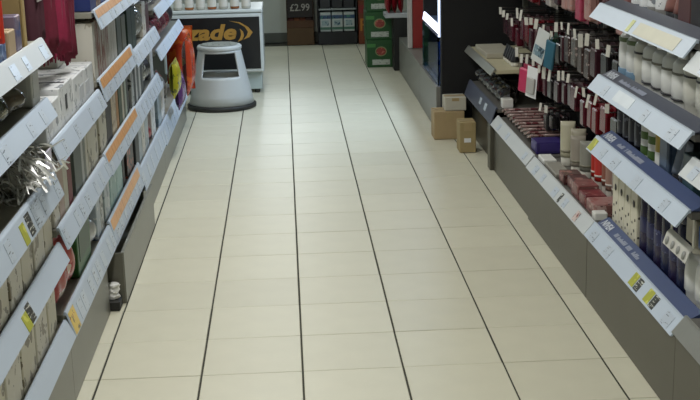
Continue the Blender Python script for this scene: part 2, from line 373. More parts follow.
def pouch(name, label, cat, side, xf, yc, z, w, d, h_, m, group=None, seal=None, lie=False, hang=None, seed=0, rot=0.0):
    """puffy sealed bag, flat crimps top and bottom; face to the aisle"""
    rr = random.Random(seed+int(yc*1000)); fx = 1 if side < 0 else -1
    t = thing(name, label, cat, (xf-fx*d/2, yc, z+G), group, (0, 0, rot))
    nu, nv = 12, 14; V = []; F = []
    for s_ in (1, -1):
        for j in range(nv+1):
            for i in range(nu+1):
                u, v = i/nu, j/nv
                puff = (max(0, math.sin(math.pi*u))**.28)*(max(0, math.sin(math.pi*min(1, max(0, (v-.06)/.88))))**.3)
                wr = 1+.12*math.sin(9*u+4*v+rr.random()*.6)*puff
                x = s_*(d/2*puff*wr+.0008); pin = 1-.07*math.sin(math.pi*v)
                V.append((x, (u-.5)*w*pin, v*h_ + rr.uniform(-.002, .002)*puff))
    n1 = (nu+1)*(nv+1)
    for s_ in (0, 1):
        for j in range(nv):
            for i in range(nu):
                a = s_*n1+j*(nu+1)+i; q = (a, a+1, a+nu+2, a+nu+1); F.append(q if s_ == 0 else q[::-1])
    edge = [j*(nu+1) for j in range(nv+1)], [j*(nu+1)+nu for j in range(nv+1)], list(range(nu+1)), [nv*(nu+1)+i for i in range(nu+1)]
    for k, e in enumerate(edge):
        for a, b in zip(e[:-1], e[1:]):
            q = (a, b, b+n1, a+n1); F.append(q if k in (1, 2) else q[::-1])
    MB().add(V, F, True).build('bag', m, t)
    sm = seal or m
    for zz in (0.0, h_-.014):
        mb = MB(); k = 14
        for i in range(k):
            ya, yb = -w/2+w*i/k, -w/2+w*(i+1)/k
            mb.box(-.002, .002 if i % 2 else .0035, ya, yb, zz+.0005, zz+.014)
        mb.build('crimped_seal', sm, t)
    return t
def bottle(name, label, cat, x, y, z, r, h_, m, capm, labm=None, group=None, flat=1.0, shape='round', capfrac=.16, lab=(.18, .66), rot=0.0, labs=None, n=16):
    t = thing(name, label, cat, (x, y, z+G), group, (0, 0, rot))
    hb = h_*(1-capfrac)
    if shape == 'round':
        prof = [(r*.86, 0), (r, .006), (r, hb*.80), (r*.93, hb*.88), (r*.70, hb*.95), (r*.46, hb)]; cr = r*.55
    elif shape == 'tube':   # cap at the bottom, crimped flat at the top
        cp = h_*capfrac
        MB().lathe([(r*.82, 0), (r*.86, .003), (r*.86, cp-.002), (r*.80, cp)], n).build('cap', capm, t)
        V = []; F = []; m_ = 7
        for i in range(m_+1):
            k = i/m_; zz = cp+.0004+(h_-cp)*k
            for j in range(n):
                a = 2*math.pi*j/n
                V.append((r*math.cos(a)*(1-k)**.8*.98+ (.0012*math.copysign(1, math.cos(a)) if k == 1 else 0), r*math.sin(a)*(.94+.04*k), zz))
        for i in range(m_):
            for j in range(n): F.append((i*n+j, i*n+(j+1) % n, (i+1)*n+(j+1) % n, (i+1)*n+j))
        F += [tuple(range(n))[::-1], tuple(m_*n+j for j in range(n))]
        MB().add(V, F, True).build('body', m, t)
        if labm: MB().lathe([(r*.99, cp+(h_-cp)*.14), (r*.97, cp+(h_-cp)*.20)], n).build('colour_band', labm, t)
        return t
    elif shape == 'can':
        prof = [(r*.92, 0), (r, .005), (r, hb*.94), (r*.9, hb*.985), (r*.82, hb)]; cr = r*.80
    elif shape == 'square':
        prof = [(r*.9, 0), (r, .006), (r, hb*.9), (r*.8, hb*.98), (r*.5, hb)]; cr = r*.5
    elif shape == 'stand':   # wide shoulders narrowing to a broad cap at the base (lotion bottle on its cap)
        prof = [(r*.80, 0), (r*.82, .004), (r*.84, hb*.22), (r*.98, hb*.26), (r, hb*.6), (r*.9, hb*.9), (r*.6, hb)]; cr = r*.55
    pw = .6 if shape == 'square' else 1.0
    MB().lathe(prof, n, sx=flat, power=pw).build('body', m, t)
    if capfrac > 0:
        MB().lathe([(cr, hb+.0004), (cr*1.04, hb+.003), (cr*1.02, h_-.004), (cr*.86, h_)], n, sx=max(flat, .7), power=pw).build('cap', capm, t)
    for a, b, mm in (labs or ([(lab[0], lab[1], labm)] if labm else [])):
        MB().lathe([(r*1.006, h_*a), (r*1.012, h_*a+.001), (r*1.012, h_*b-.001), (r*1.006, h_*b)], n, sx=flat, power=pw).build('label_band', mm, t)
    return t
def hang_pack(label, x, y, z, w, h_, th, cardm, prodm, group, shape='blister'):
    """carded pack hanging from a hook at (x,y,z): card faces -x"""
    t = thing('carded_pack', label, 'carded pack', (x, y, z), group, (0, random.uniform(-.02, .02), random.uniform(-.03, .03)))
    c = .0012
    V = [(-c, -w/2, -h_), (-c, w/2, -h_), (-c, w/2, -.016), (-c, w*.28, 0.0), (-c, -w*.28, .0), (-c, -w/2, -.016)]
    V2 = [(c, b, d) for a, b, d in V]
    n = len(V); F = [tuple(range(n))[::-1], tuple(range(n, 2*n))] + [(i, (i+1) % n, n+(i+1) % n, n+i) for i in range(n)]
    MB().add(V+V2, F).build('backing_card', cardm, t)
    if shape == 'blister':
        MB().box(-c-th, -c-.0003, -w*.40, w*.40, -h_*.95, -h_*.16, min(.006, th*.3)).build('blister', prodm, t)
    else:
        MB().tube([(-c-th*.5, 0, -h_*.92), (-c-th*.5, 0, -h_*.5), (-c-th*.5, 0, -h_*.25)], [th*.42, th*.48, th*.3], 8).build('blister', prodm, t)
    return t
def row(side, loc_phrase, z, ystart, items, xf, direction=1, group=None, end='near'):
    """items: (kind, desc, cat, width, depth, height, mats..., opts) laid side by side along y"""
    cnt = {}
    for it in items:
        if it[0] != 'gap': cnt[it[1]] = cnt.get(it[1], 0)+1
    seen = {}; y = ystart
    for it in items:
        k = it[0]
        if k == 'gap': y += direction*it[1]; continue
        _, desc, cat, w, d, h_, m, m2 = it[:8]; opt = it[8] if len(it) > 8 else {}
        seen[desc] = seen.get(desc, 0)+1
        lb = desc + (', %s from %s end' % (ORD[seen[desc]-1], end) if cnt[desc] > 1 else '') + ', ' + loc_phrase
        yc = y+direction*w/2; nm = cat.replace(' ', '_'); ww = w-.004
        x = xf + (0 if 'dx' not in opt else opt['dx'])
        if k == 'box': carton(nm, lb, cat, side, x, yc, z, ww, d, h_, m, m2, group, **{a: b for a, b in opt.items() if a in ('labbox', 'flap')})
        elif k == 'book': book(nm, lb, cat, side, x, yc, z, ww, d, h_, m, m2, group)
        elif k == 'bag': pouch(nm, lb, cat, side, x, yc, z, ww, d, h_, m, group, m2)
        elif k == 'bottle':
            fx = 1 if side < 0 else -1; r = ww/2
            bottle(nm, lb, cat, x-fx*r*opt.get('flat', 1.0), yc, z, r, h_, m, m2, opt.get('labm'), group, **{a: b for a, b in opt.items() if a in ('flat', 'shape', 'capfrac', 'lab', 'labs')})
        y += direction*w
    return y
WHITE = mat('#d6d6d2', .4, var=.05); CREAM = mat('#c3bba6', .5, var=.08); PAGES = mat('#d8d2c0', .8, var=.1, scale=80)
CRM2 = pmat('#d6d1c6', ['#948a78', '#dad6cc', '#5f584c'], 20, .40, .4)
CRM3 = pmat('#d0c9b6', ['#7d7460', '#d6d0c0'], 17, .42, .4)
GREY = pmat('#b2b5b6', ['#4e5256', '#ccd0d0'], 24, .42, .35)
WPRINT = pmat('#dcdee0', ['#83878e', '#b2b5bc'], 22, .38, .35)
CARD = mat('#9d8460', .75, var=.08, scale=40)
xA = -.722   # front of the goods on the left shelves
# ---- bay A
ph = 'top shelf, nearest left bay'
zt = zA[0]
row(-1, ph, zt, 2.86, [('box', 'low blue printed box', 'carton', .17, .14, .05, pmat('#3f5c90', ['#8aa0c0', '#24386a'], 30, .42), None), ('box', 'low blue printed box', 'carton', .24, .14, .048, pmat('#3f5c90', ['#8aa0c0', '#24386a'], 30, .42), None)], xA)
t = thing('toy_pack', 'red carded toy with two dark round holes on the nearest left top shelf', 'toy pack', (-.748, 3.20, zt+.050+G))
RED = mat('#b8321f', .4, var=.08)
MB().box(-.04, .04, -.006, .006, 0, .20, .003).build('card', RED, t)
for xx, zz in ((.006, .062), (.027, .074)): MB().tube([(xx, -.0064, zz), (xx, -.0085, zz)], .0075, 12).build('dark_disc', mat('#2a0e0c', .5), t)
MB().box(-.03, .034, -.018, -.0064, .012, .05, .004).build('blister', mat('#c83a22', .25), t)
carton('carton', 'lilac carton standing behind the red carded toy', 'carton', -1, xA-.08, 3.07, zt+.0505, .10, .08, .16, pmat('#6a6a96', ['#8a82b4', '#4a4a7a'], 14, .42), None, None, flap=False)
row(-1, ph, zt, 3.285, [('box', 'small beige carton', 'carton', .09, .09, .07, mat('#ab9678', .6), None), ('gap', .008),
    ('box', 'slim mauve and blue box', 'carton', .07, .1, .10, pmat('#6e6478', ['#3d4c7c', '#a08a94'], 24, .42), None)], xA+.004)
t = thing('display_board', 'tall tan board standing near the far end of the nearest left top shelf', 'board', (-.868, 3.53, zt+G))
MB().box(-.19, .14, -.012, .012, 0, .42, .003).build('panel', mat('#8f7a50', .7, var=.15), t)
MB().box(.1404, .146, -.014, .014, 0, .42, .001).build('edge_trim', mat('#a38c5c', .7), t)
ph = 'second shelf, nearest left bay'
zt = zA[1]
for i, (yy, c, hh) in enumerate([(2.93, '#4b4030', .11), (3.17, '#39402e', .12), (3.39, '#5d5648', .10)]):
    pouch('wrapped_pack', ['brown', 'dark green', 'olive grey'][i]+' clear-wrapped pack lying on the second shelf, nearest left bay', 'wrapped pack', -1, xA, yy, zt, .21, .17, hh, pmat(c, ['#8d8a78', '#22241c', '#c8c6ba'], 26, .36, .12), 'clear-wrapped packs on the nearest left shelf', None)
carton('carton', 'small white carton at the far end of the second shelf, nearest left bay', 'carton', -1, xA, 3.60, zt, .11, .14, .10, WHITE, mat('#c9c9c6', .4))
# silver tinsel spilling out of the third shelf
def tinsel():
    rr = random.Random(3); t = thing('tinsel_bunch', 'shiny silver tinsel bunch spilling over the third shelf of the nearest left bay', 'tinsel', (-.78, 3.44, zA[2]+G))
    mb = MB()
    for k in range(300):
        a0 = Vector((rr.uniform(-.07, .07), rr.uniform(-.12, .12), rr.uniform(.012, .13)))
        d = Vector((rr.uniform(-.2, 1.0), rr.uniform(-1.3, .7), rr.uniform(-.75, .7))).normalized(); L_ = rr.uniform(.04, .13)
        pts = []
        for j in range(4):
            q = a0+d*L_*j/3 + Vector((0, 0, -.03*(j/3)**2)); q.z = max(q.z, .004) if q.x < .075 else max(q.z, -.05); q.x = min(q.x, .135); q.z = min(q.z, .125+rr.random()*.03)
            if q.x > .055 and q.z < .03: q.z = .03 + rr.uniform(0, .04)
            pts.append(q)
        w = Vector((rr.uniform(-1, 1), rr.uniform(-1, 1), rr.uniform(-1, 1))).normalized()*.0034
        V = [p-w for p in pts]+[p+w for p in pts]; mb.add([tuple(v) for v in V], [(j, j+1, j+5, j+4) for j in range(3)])
    mb.build('strands', mat('#e6e6e4', .40, metal=.7, var=.15), t)['kind'] = 'stuff'
    MB().lathe([(.03, 0), (.065, .02), (.075, .06), (.06, .10), (.03, .12)], 14, sy=1.5).build('wrapped_core', pmat('#8f8d88', ['#5a5650', '#c8c6c2'], 40, .42, .12), t)
    MB().box(.095, .099, .02, .10, .045, .105).build('paper_tag', mat('#c2bfd0', .4), t)
tinsel()
row(-1, 'third shelf, nearest left bay', zA[2], 2.76, [('bag', 'dark red soft pack', 'soft pack', .20, .16, .085, mat('#5c1e22', .35), None), ('bag', 'crimson wrapped pack', 'soft pack', .18, .15, .07, mat('#74262a', .25), None)], xA-.02)
row(-1, 'fourth shelf, nearest left bay', zA[3], 2.73, [('box', 'cream marbled box', 'carton', .155, .2, .15, CRM2, None, {'flap': False}), ('box', 'cream marbled box', 'carton', .155, .2, .152, CRM3, None, {'flap': False}), ('gap', .02)]*1 +
    [('box', 'cream marbled box', 'carton', .15, .2, .148, CRM2, None, {'flap': False}), ('box', 'cream marbled box', 'carton', .15, .2, .15, CRM3, None, {'flap': False}), ('gap', .022), ('box', 'cream marbled box', 'carton', .15, .2, .146, CRM2, None, {'flap': False}), ('box', 'cream marbled box', 'carton', .13, .2, .15, CRM3, None, {'flap': False})], xA)
row(-1, 'bottom shelf, nearest left bay', zA[4], 2.73, [('box', 'beige patterned box', 'carton', .18, .22, .185, CRM3, None, {'flap': False}), ('gap', .012), ('box', 'beige patterned box', 'carton', .18, .22, .18, CRM2, None, {'flap': False}), ('gap', .012),
    ('box', 'beige patterned box', 'carton', .18, .22, .188, CRM3, None, {'flap': False}), ('gap', .014), ('box', 'beige patterned box', 'carton', .17, .22, .182, CRM2, None, {'flap': False}), ('gap', .012), ('box', 'beige patterned box', 'carton', .13, .22, .186, CRM3, None, {'flap': False})], xA)
# ---- bay B: hooks with knitwear above
MAR = mat('#6b1730', .85, var=.25, scale=60); MAR2 = mat('#8c1f42', .8, var=.2, scale=60); DPL = mat('#4a2430', .85, var=.2, scale=50)
def knit(label, x, y, ztop, length, w, m, fork, tagm):
    t = thing('knitted_scarf', label, 'knitwear', (x, y, ztop), 'maroon knitwear hanging above the white cartons')
    V = []; F = []; n = 10; mrow = 12
    rr = random.Random(int(y*100))
    for s_ in (0, 1):
        for j in range(mrow+1):
            v = j/mrow
            for i in range(n+1):
                u = i/n-.5
                fold = .018*math.sin(u*16+v*2+y*7)
                taper = (.55+.45*min(1, v*2.2))*(1-.25*max(0, v-.75))
                pt = -length*v - (.05*abs(math.sin(math.pi*2*(u+.25)))*v**6 if fork else .03*(1-abs(u)*2)*v**4)
                V.append(((fold+.010)*(1 if s_ == 0 else .2)+(-.014 if s_ else .006), u*w*taper, pt))
    k = (n+1)*(mrow+1)
    for s_ in (0, 1):
        for j in range(mrow):
            for i in range(n):
                a = s_*k+j*(n+1)+i; q = (a, a+1, a+n+2, a+n+1); F.append(q[::-1] if s_ == 0 else q)
    for e, fl_ in (([j*(n+1) for j in range(mrow+1)], 0), ([j*(n+1)+n for j in range(mrow+1)], 1), (list(range(n+1)), 1), ([mrow*(n+1)+i for i in range(n+1)], 0)):
        for a, b in zip(e[:-1], e[1:]):
            q = (a, b, b+k, a+k); F.append(q if fl_ else q[::-1])
    MB().add(V, F, True).build('wool', m, t)
    mb = MB()
    for i in range(9):
        u = (i/8-.5)*w*.8; mb.tube([(.004, u, -length-.02), (.004+rr.uniform(-.006, .006), u+rr.uniform(-.01, .01), -length-.055-rr.uniform(0, .02))], [.006, .002], 5)
    mb.build('fringe', m, t)
    MB().box(.030, .033, -.035, .035, -.20, -.11).build('swing_tag', tagm, t)
    MB().tube([(-.002, 0, -.004), (-.002, 0, .024)], .003, 6).build('hanger_loop', mat('#3a3236', .5), t)
    return t
TAGM = mat('#a39c98', .5)
for i, (yy, zt_, ln, w, m, fk, x) in enumerate([(3.80, 1.44, .30, .16, DPL, True, -.76), (3.97, 1.46, .36, .17, MAR, True, -.75), (4.16, 1.46, .38, .15, MAR2, True, -.75), (4.36, 1.46, .42, .12, MAR, True, -.76)]):
    knit(['dark plum knitted scarf with a grey tag, nearest of the hanging knitwear', 'maroon fringed scarf hanging second from the near end above white cartons', 'bright maroon scarf hanging third above the white cartons', 'maroon scarf hanging farthest, beside the shelf end of the orange bay'][i], x, yy, zt_, ln, w, m, fk, TAGM)
    h = MB().tube([(BX-.0, yy-(YBB+YC)/2, zt_+.03), (x, yy-(YBB+YC)/2, zt_+.03), (x+.02, yy-(YBB+YC)/2, zt_+.036)], .0035, 6).build('peg_hook', UPR, tB)
zt = zB[0]
row(-1, 'top shelf under the maroon knitwear', zt, YBB+.02, [('box', 'flat white carton', 'carton', .24, .3, .11, WPRINT, mat('#c4c6cc', .4), {'labbox': (.1, .4, .3, .7)}), ('gap', .006),
    ('box', 'white carton with a dark square slot', 'carton', .26, .3, .13, WPRINT, mat('#1f2024', .5), {'labbox': (.40, .52, .35, .72)}), ('gap', .006), ('box', 'flat white carton', 'carton', .24, .3, .12, WPRINT, mat('#bfc2c8', .4), {'labbox': (.5, .9, .2, .6)}), ('box', 'flat white carton', 'carton', .22, .3, .115, WPRINT, mat('#c4c6cc', .4), {'labbox': (.1, .5, .2, .6)})], xA)
carton('carton', 'upright pale carton behind the white cartons beside the orange bay', 'carton', -1, -.86+.04, 4.58, zt+.1155, .14, .12, .12, mat('#bcbdb4', .5), None, None, flap=False)
NF = {'flap': False}
row(-1, 'middle shelf, left bay with knitwear', zB[1], 3.71, [('box', 'pale card pack', 'card pack', .10, .12, .165, CRM2, None, NF), ('book', 'pinkish cream folder', 'folder', .09, .16, .175, mat('#c6aea2', .5), PAGES), ('book', 'ivory folder', 'folder', .08, .16, .18, mat('#d4cfc0', .5), PAGES), ('book', 'dark red folder', 'folder', .08, .16, .165, mat('#7c282c', .5), PAGES), ('gap', .06),
    ('book', 'slate green folder', 'folder', .15, .18, .17, mat('#67706c', .5), PAGES), ('book', 'pale grey folder', 'folder', .05, .18, .18, mat('#c6c8c6', .5), PAGES), ('book', 'grey green folder', 'folder', .045, .18, .178, mat('#848a82', .5), PAGES), ('book', 'off-white folder', 'folder', .05, .18, .182, mat('#d6d2c6', .5), PAGES), ('gap', .006),
    ('box', 'wide cream mottled box', 'carton', .25, .2, .172, CRM3, None, NF)], xA)
row(-1, 'bottom shelf, left bay with knitwear', zB[2], 3.712, [('bag', 'red and white bag', 'bag', .15, .10, .18, pmat('#b44a4c', ['#d8c6c2', '#8c2c30'], 14, .42, .2), None), ('bag', 'pinkish red bag', 'bag', .17, .11, .19, pmat('#c4625e', ['#a82c34', '#d9b8ac'], 11, .42, .2), None), ('gap', .02),
    ('box', 'dark green box', 'carton', .28, .2, .19, mat('#2f6630', .4), mat('#265030', .4), NF), ('gap', .03), ('bag', 'clear white pack', 'bag', .14, .1, .12, pmat('#ccd0d4', ['#8a9098', '#e2e4e6'], 24, .4, .15), None), ('box', 'blue white box', 'carton', .10, .16, .17, pmat('#b4c0ce', ['#6d7f9c', '#dadee4'], 20, .42), None), ('box', 'grey white carton', 'carton', .08, .16, .18, GREY, None)], xA)
# ---- bay C
row(-1, 'top shelf, left bay with orange strips', zC[0], YC+.03, [('box', 'navy blue box', 'carton', .16, .2, .2, mat('#26346c', .4), mat('#3a4a88', .4)), ('box', 'brown printed box', 'carton', .12, .2, .2, pmat('#7c5a3a', ['#b89a70', '#4a3020'], 16, .42), None), ('box', 'navy blue box', 'carton', .16, .2, .2, mat('#2a3a70', .4), None), ('box', 'grey carton', 'carton', .2, .2, .18, GREY, None), ('box', 'pale carton', 'carton', .22, .2, .2, CRM2, None)], xA)
BK = [pmat('#c0bbb0', ['#8c4a32', '#a8a294'], 13, .50, .4, 'cols'), pmat('#b8b0a4', ['#7a3a26', '#ccc6ba'], 12, .46, .4, 'cols'), pmat('#c6c3ba', ['#a09a8c'], 14, .4, .4, 'cols')]
row(-1, 'second shelf, left bay with orange strips', zC[1], YC+.025, [('book', 'cream red-topped booklet', 'book', w, .17, .215+.012*math.sin(3*i), BK[2] if i == 0 else BK[i % 2], PAGES) for i, w in enumerate([.07, .05, .06, .05, .07, .05, .06])] + [('book', 'plain cream booklet', 'book', .08, .17, .21, BK[2], PAGES), ('book', 'plain cream booklet', 'book', .09, .17, .22, BK[2], PAGES), ('book', 'plain cream booklet', 'book', .08, .17, .205, BK[2], PAGES), ('gap', .03),
    ('box', 'dark grey green box', 'carton', .14, .15, .17, mat('#596058', .5), None, {'flap': False}), ('gap', .02), ('box', 'olive grey box', 'carton', .14, .15, .15, mat('#6c6f62', .5), None, {'flap': False})], xA)
row(-1, 'third shelf, left bay with orange strips', zC[2], YC+.02, [('box', 'wide cream carton', 'carton', .20, .16, .175, CRM3, None, NF), ('book', 'black brown folder', 'folder', .11, .16, .185, mat('#2e2424', .5), PAGES), ('book', 'dark grey folder', 'folder', .05, .16, .18, mat('#403c3c', .5), PAGES), ('box', 'tan mottled carton', 'carton', .15, .16, .178, pmat('#c0a880', ['#9a7c50', '#d8c8a8'], 20, .42), None, NF), ('book', 'orange tan folder', 'folder', .07, .16, .175, mat('#b8844e', .5), PAGES), ('gap', .02), ('book', 'bottle green folder', 'folder', .10, .16, .172, mat('#46563c', .5), PAGES), ('book', 'cream folder', 'folder', .06, .16, .185, mat('#d2cbb6', .5), PAGES), ('book', 'olive folder', 'folder', .05, .16, .18, mat('#66644a', .5), PAGES), ('book', 'pale green folder', 'folder', .06, .16, .182, mat('#b6c0b0', .5), PAGES), ('book', 'charcoal folder', 'folder', .07, .16, .19, mat('#37393a', .5), PAGES)], xA)
row(-1, 'bottom shelf, left bay with orange strips', zC[3], YC+.025, [('box', 'pale blue white carton', 'carton', .15, .16, .18, pmat('#bcc8d0', ['#8c9cac', '#dce2e6'], 20, .42), None, NF), ('gap', .012), ('box', 'pale teal carton', 'carton', .20, .16, .175, pmat('#86b0b0', ['#a9c8c6', '#5c8c90'], 14, .42), None, NF), ('box', 'light aqua carton', 'carton', .19, .16, .17, pmat('#9cc4c2', ['#76a4a6'], 16, .42), None, NF), ('gap', .01), ('book', 'black folder', 'folder', .07, .16, .18, mat('#26282a', .5), PAGES), ('gap', .09), ('box', 'black and red dotted carton', 'carton', .24, .15, .175, pmat('#30201e', ['#c05e44'], 24, .36, .4, 'dots'), None, NF)], xA)
# ---- bay D
row(-1, 'top shelf, fourth left bay', zD[0], YD+.03, [('box', 'dark green carton', 'carton', .2, .2, .17, mat('#2c4234', .5), None), ('box', 'grey carton', 'carton', .2, .2, .18, GREY, None), ('box', 'dark green carton', 'carton', .2, .2, .17, mat('#2c4234', .5), None), ('box', 'pale carton', 'carton', .2, .2, .17, CRM2, None)], xA)
row(-1, 'second shelf, fourth left bay', zD[1], YD+.03, [('box', 'deep green carton', 'carton', .16, .16, .2, mat('#24382c', .5), None), ('box', 'deep green carton', 'carton', .16, .16, .19, mat('#24382c', .5), None), ('bag', 'grey clear bag', 'bag', .15, .12, .19, pmat('#8f918c', ['#5e605a', '#c0c2be'], 24, .42, .15), None), ('bag', 'grey clear bag', 'bag', .15, .12, .18, pmat('#8f918c', ['#5e605a', '#c0c2be'], 24, .42, .15), None), ('box', 'pale cream carton', 'carton', .16, .16, .17, CRM2, None), ('box', 'maroon box', 'carton', .16, .16, .15, mat('#50222c', .4), None)], xA)
row(-1, 'third shelf, fourth left bay', zD[2], YD+.03, [('box', 'silver grey pack', 'carton', .10, .14, .18, GREY, None, {'flap': False}), ('book', 'black folder', 'folder', .07, .15, .19, mat('#2a2c2c', .5), PAGES), ('book', 'white folder', 'folder', .06, .15, .18, WHITE, PAGES), ('book', 'mid grey folder', 'folder', .08, .15, .17, mat('#6a6e6c', .5), PAGES), ('book', 'white folder', 'folder', .07, .15, .18, WHITE, PAGES), ('book', 'slate folder', 'folder', .1, .15, .17, mat('#474b4c', .5), PAGES), ('bag', 'silver wrapped bag', 'bag', .2, .12, .17, pmat('#9a9a94', ['#56564f', '#cfcfca'], 22, .42, .15), None), ('bag', 'charcoal bag', 'bag', .18, .12, .16, pmat('#3e3e40', ['#77776f'], 22, .42, .2), None), ('box', 'off white pack', 'carton', .14, .14, .15, WPRINT, None)], xA)
row(-1, 'bottom shelf, fourth left bay', zD[3], YD+.03, [('box', 'dark slate pack', 'carton', .14, .14, .18, mat('#3c4246', .5), None), ('box', 'pale blue grey pack', 'carton', .14, .14, .19, pmat('#a8b2b8', ['#7d8a92'], 18, .42), None, {'flap': False}), ('box', 'cream slim pack', 'carton', .14, .14, .19, CRM2, None, {'flap': False}), ('box', 'pale blue grey pack', 'carton', .16, .14, .18, pmat('#a8b2b8', ['#7d8a92'], 18, .42), None, {'flap': False}), ('bag', 'small red bag', 'bag', .16, .1, .1, mat('#a83a44', .3), None), ('box', 'white pack', 'carton', .2, .14, .17, WPRINT, None)], xA)
# ---- bay E
row(-1, 'top shelf, farthest left bay', zE[0], YE+.03, [('bag', 'clear grey bag', 'bag', .26, .14, .2, pmat('#93938c', ['#5e5e58', '#c2c2be'], 18, .42, .15), None), ('bag', 'dark maroon bag', 'bag', .26, .14, .2, pmat('#4a1a26', ['#7a3040', '#2a0e16'], 14, .42, .25), None), ('bag', 'dark maroon bag', 'bag', .26, .14, .19, pmat('#4a1a26', ['#7a3040', '#2a0e16'], 14, .42, .25), None), ('bag', 'dark maroon bag', 'bag', .26, .14, .2, pmat('#4a1a26', ['#7a3040', '#2a0e16'], 14, .42, .25), None), ('bag', 'clear grey bag', 'bag', .26, .14, .19, pmat('#93938c', ['#5e5e58', '#c2c2be'], 18, .42, .15), None)], xA)
row(-1, 'middle shelf, farthest left bay', zE[1], YE+.03, [('bag', 'plum bag', 'bag', .26, .14, .16, pmat('#5a2432', ['#8c4452', '#2e121a'], 14, .42, .25), None), ('bag', 'dark red bag', 'bag', .26, .14, .17, pmat('#64202c', ['#8a3a44', '#2e121a'], 14, .42, .25), None), ('bag', 'plum bag', 'bag', .26, .14, .17, pmat('#5a2432', ['#8c4452', '#2e121a'], 14, .42, .25), None), ('bag', 'dark red bag', 'bag', .26, .14, .16, pmat('#64202c', ['#8a3a44', '#2e121a'], 14, .42, .25), None), ('bag', 'black bag', 'bag', .24, .14, .17, mat('#26222a', .3), None)], xA)
row(-1, 'bottom shelf, farthest left bay', zE[2], YE+.03, [('box', 'pale blue carton', 'carton', .2, .16, .19, pmat('#9fb0bc', ['#7e94a4'], 16, .42), None), ('box', 'white blue carton', 'carton', .2, .16, .2, WPRINT, None), ('bag', 'silver grey bag', 'bag', .2, .12, .24, pmat('#8f8f88', ['#4e4e4a', '#c2c2be'], 16, .42, .15), None)], xA)
pouch('snack_bag', 'yellow snack bag hanging in front of the farthest left rails', 'snack bag', -1, -.608, 7.13, .39, .26, .065, .20, pmat('#a8a024', ['#c8c040', '#6a6a1c'], 10, .42, .22))
pouch('snack_bag', 'purple snack bag hanging below and beyond the yellow bag', 'snack bag', -1, -.610, 7.42, .275, .28, .062, .20, pmat('#5c3468', ['#8c6a9c', '#3a2048'], 12, .42, .22))
SNK = pmat('#b03a1c', ['#c4561e', '#98241c', '#c88a34'], 7, .40, .25)
pouch('snack_bag', 'red and orange snack bag hanging beside the purple bag', 'snack bag', -1, -.597, 8.10, .255, .40, .076, .36, SNK)
pouch('snack_bag', 'large red and orange snack bag on the shelf end facing the camera', 'snack bag', -1, -.725+.04, 8.53, .20, .19, .08, .43, SNK, rot=math.pi/2)
MB().tube([(-.725, 8.455, .64), (-.725, 8.56, .64), (-.725, 8.57, .65)], .004, 6).build('end_hook', UPR, tE, (0, -(YE+YEND)/2, 0))
# ------------------------------------------------------------------ right goods
xR = 1.19
wb = mat('#d6d8d6', .3, var=.06); wb2 = mat('#c8c8c0', .3, var=.06); cap_w = mat('#cfcdc2', .3); navy = mat('#1c2140', .25, var=.1); navy2 = mat('#262040', .25, var=.1)
blkb = mat('#16161c', .25); grn = mat('#5a6a4a', .4); blu = mat('#6a87a0', .4); capd = mat('#2a2a30', .3)
ph = 'bottom shelf, navy-stripped right bay'
DOT = mat('#c9c5b2', .4, var=.03)
y = RY2-.025
for i in range(4):
    w = .082; t = carton('dotted_carton', 'white carton dotted with dark spots, %s from the far end, beside the navy bottles' % ORD[i], 'carton', 1, xR, y-w/2, z1[0], w-.004, .05, .20, DOT, None, 'white spotted cartons on the right bottom shelf', flap=False)
    dm = mat('#3c3a38', .5)
    for (a, zz, r) in ((0, .155, .013), (-.018, .10, .006), (.016, .085, .005), (-.008, .06, .006), (.02, .04, .005), (-.02, .03, .005)):
        MB().tube([(-.0254, a, zz), (-.0262, a, zz)], r, 10).build('spot', dm, t)
        if r < .012: MB().tube([(a*.9, -w/2+.0018, zz+.012), (a*.9, -w/2+.0010, zz+.012)], r*.8, 8).build('spot', dm, t)
    y -= w
row(1, ph, z1[0], y-.004, [('bottle', 'tall navy bottle', 'bottle', .083, .05, max(.272, 0)+.003*(i % 2), navy if i % 2 else navy2, cap_w if i < 2 else navy, {'flat': .8, 'capfrac': .2, 'labm': pmat('#232850', ['#4a5078', '#8a90a8'], 40, .34, .3), 'lab': (.3, .5), 'shape': 'can'}) for i in range(6)], xR, -1, 'navy bottles on the right bottom shelf', 'far')
row(1, 'bottom shelf, beside the navy bottles', z1[0], 3.612, [('bottle', 'white rounded bottle', 'bottle', .098, .06, .185, wb, cap_w, {'shape': 'stand', 'capfrac': .16, 'flat': .85}) for i in range(2)], 1.185, -1, None, 'far')
carton('carton', 'bright blue box on top of the nearer white rounded bottle', 'carton', 1, 1.20, 3.46, z1[0]+.1875, .09, .06, .07, mat('#2a5a9c', .4), None, None, flap=False)
carton('carton', 'cream box on top of the farther white rounded bottle', 'carton', 1, 1.195, 3.56, z1[0]+.1875, .09, .06, .08, mat('#b0aa98', .4), None, None, flap=False)
ph = 'second shelf, navy-stripped right bay'
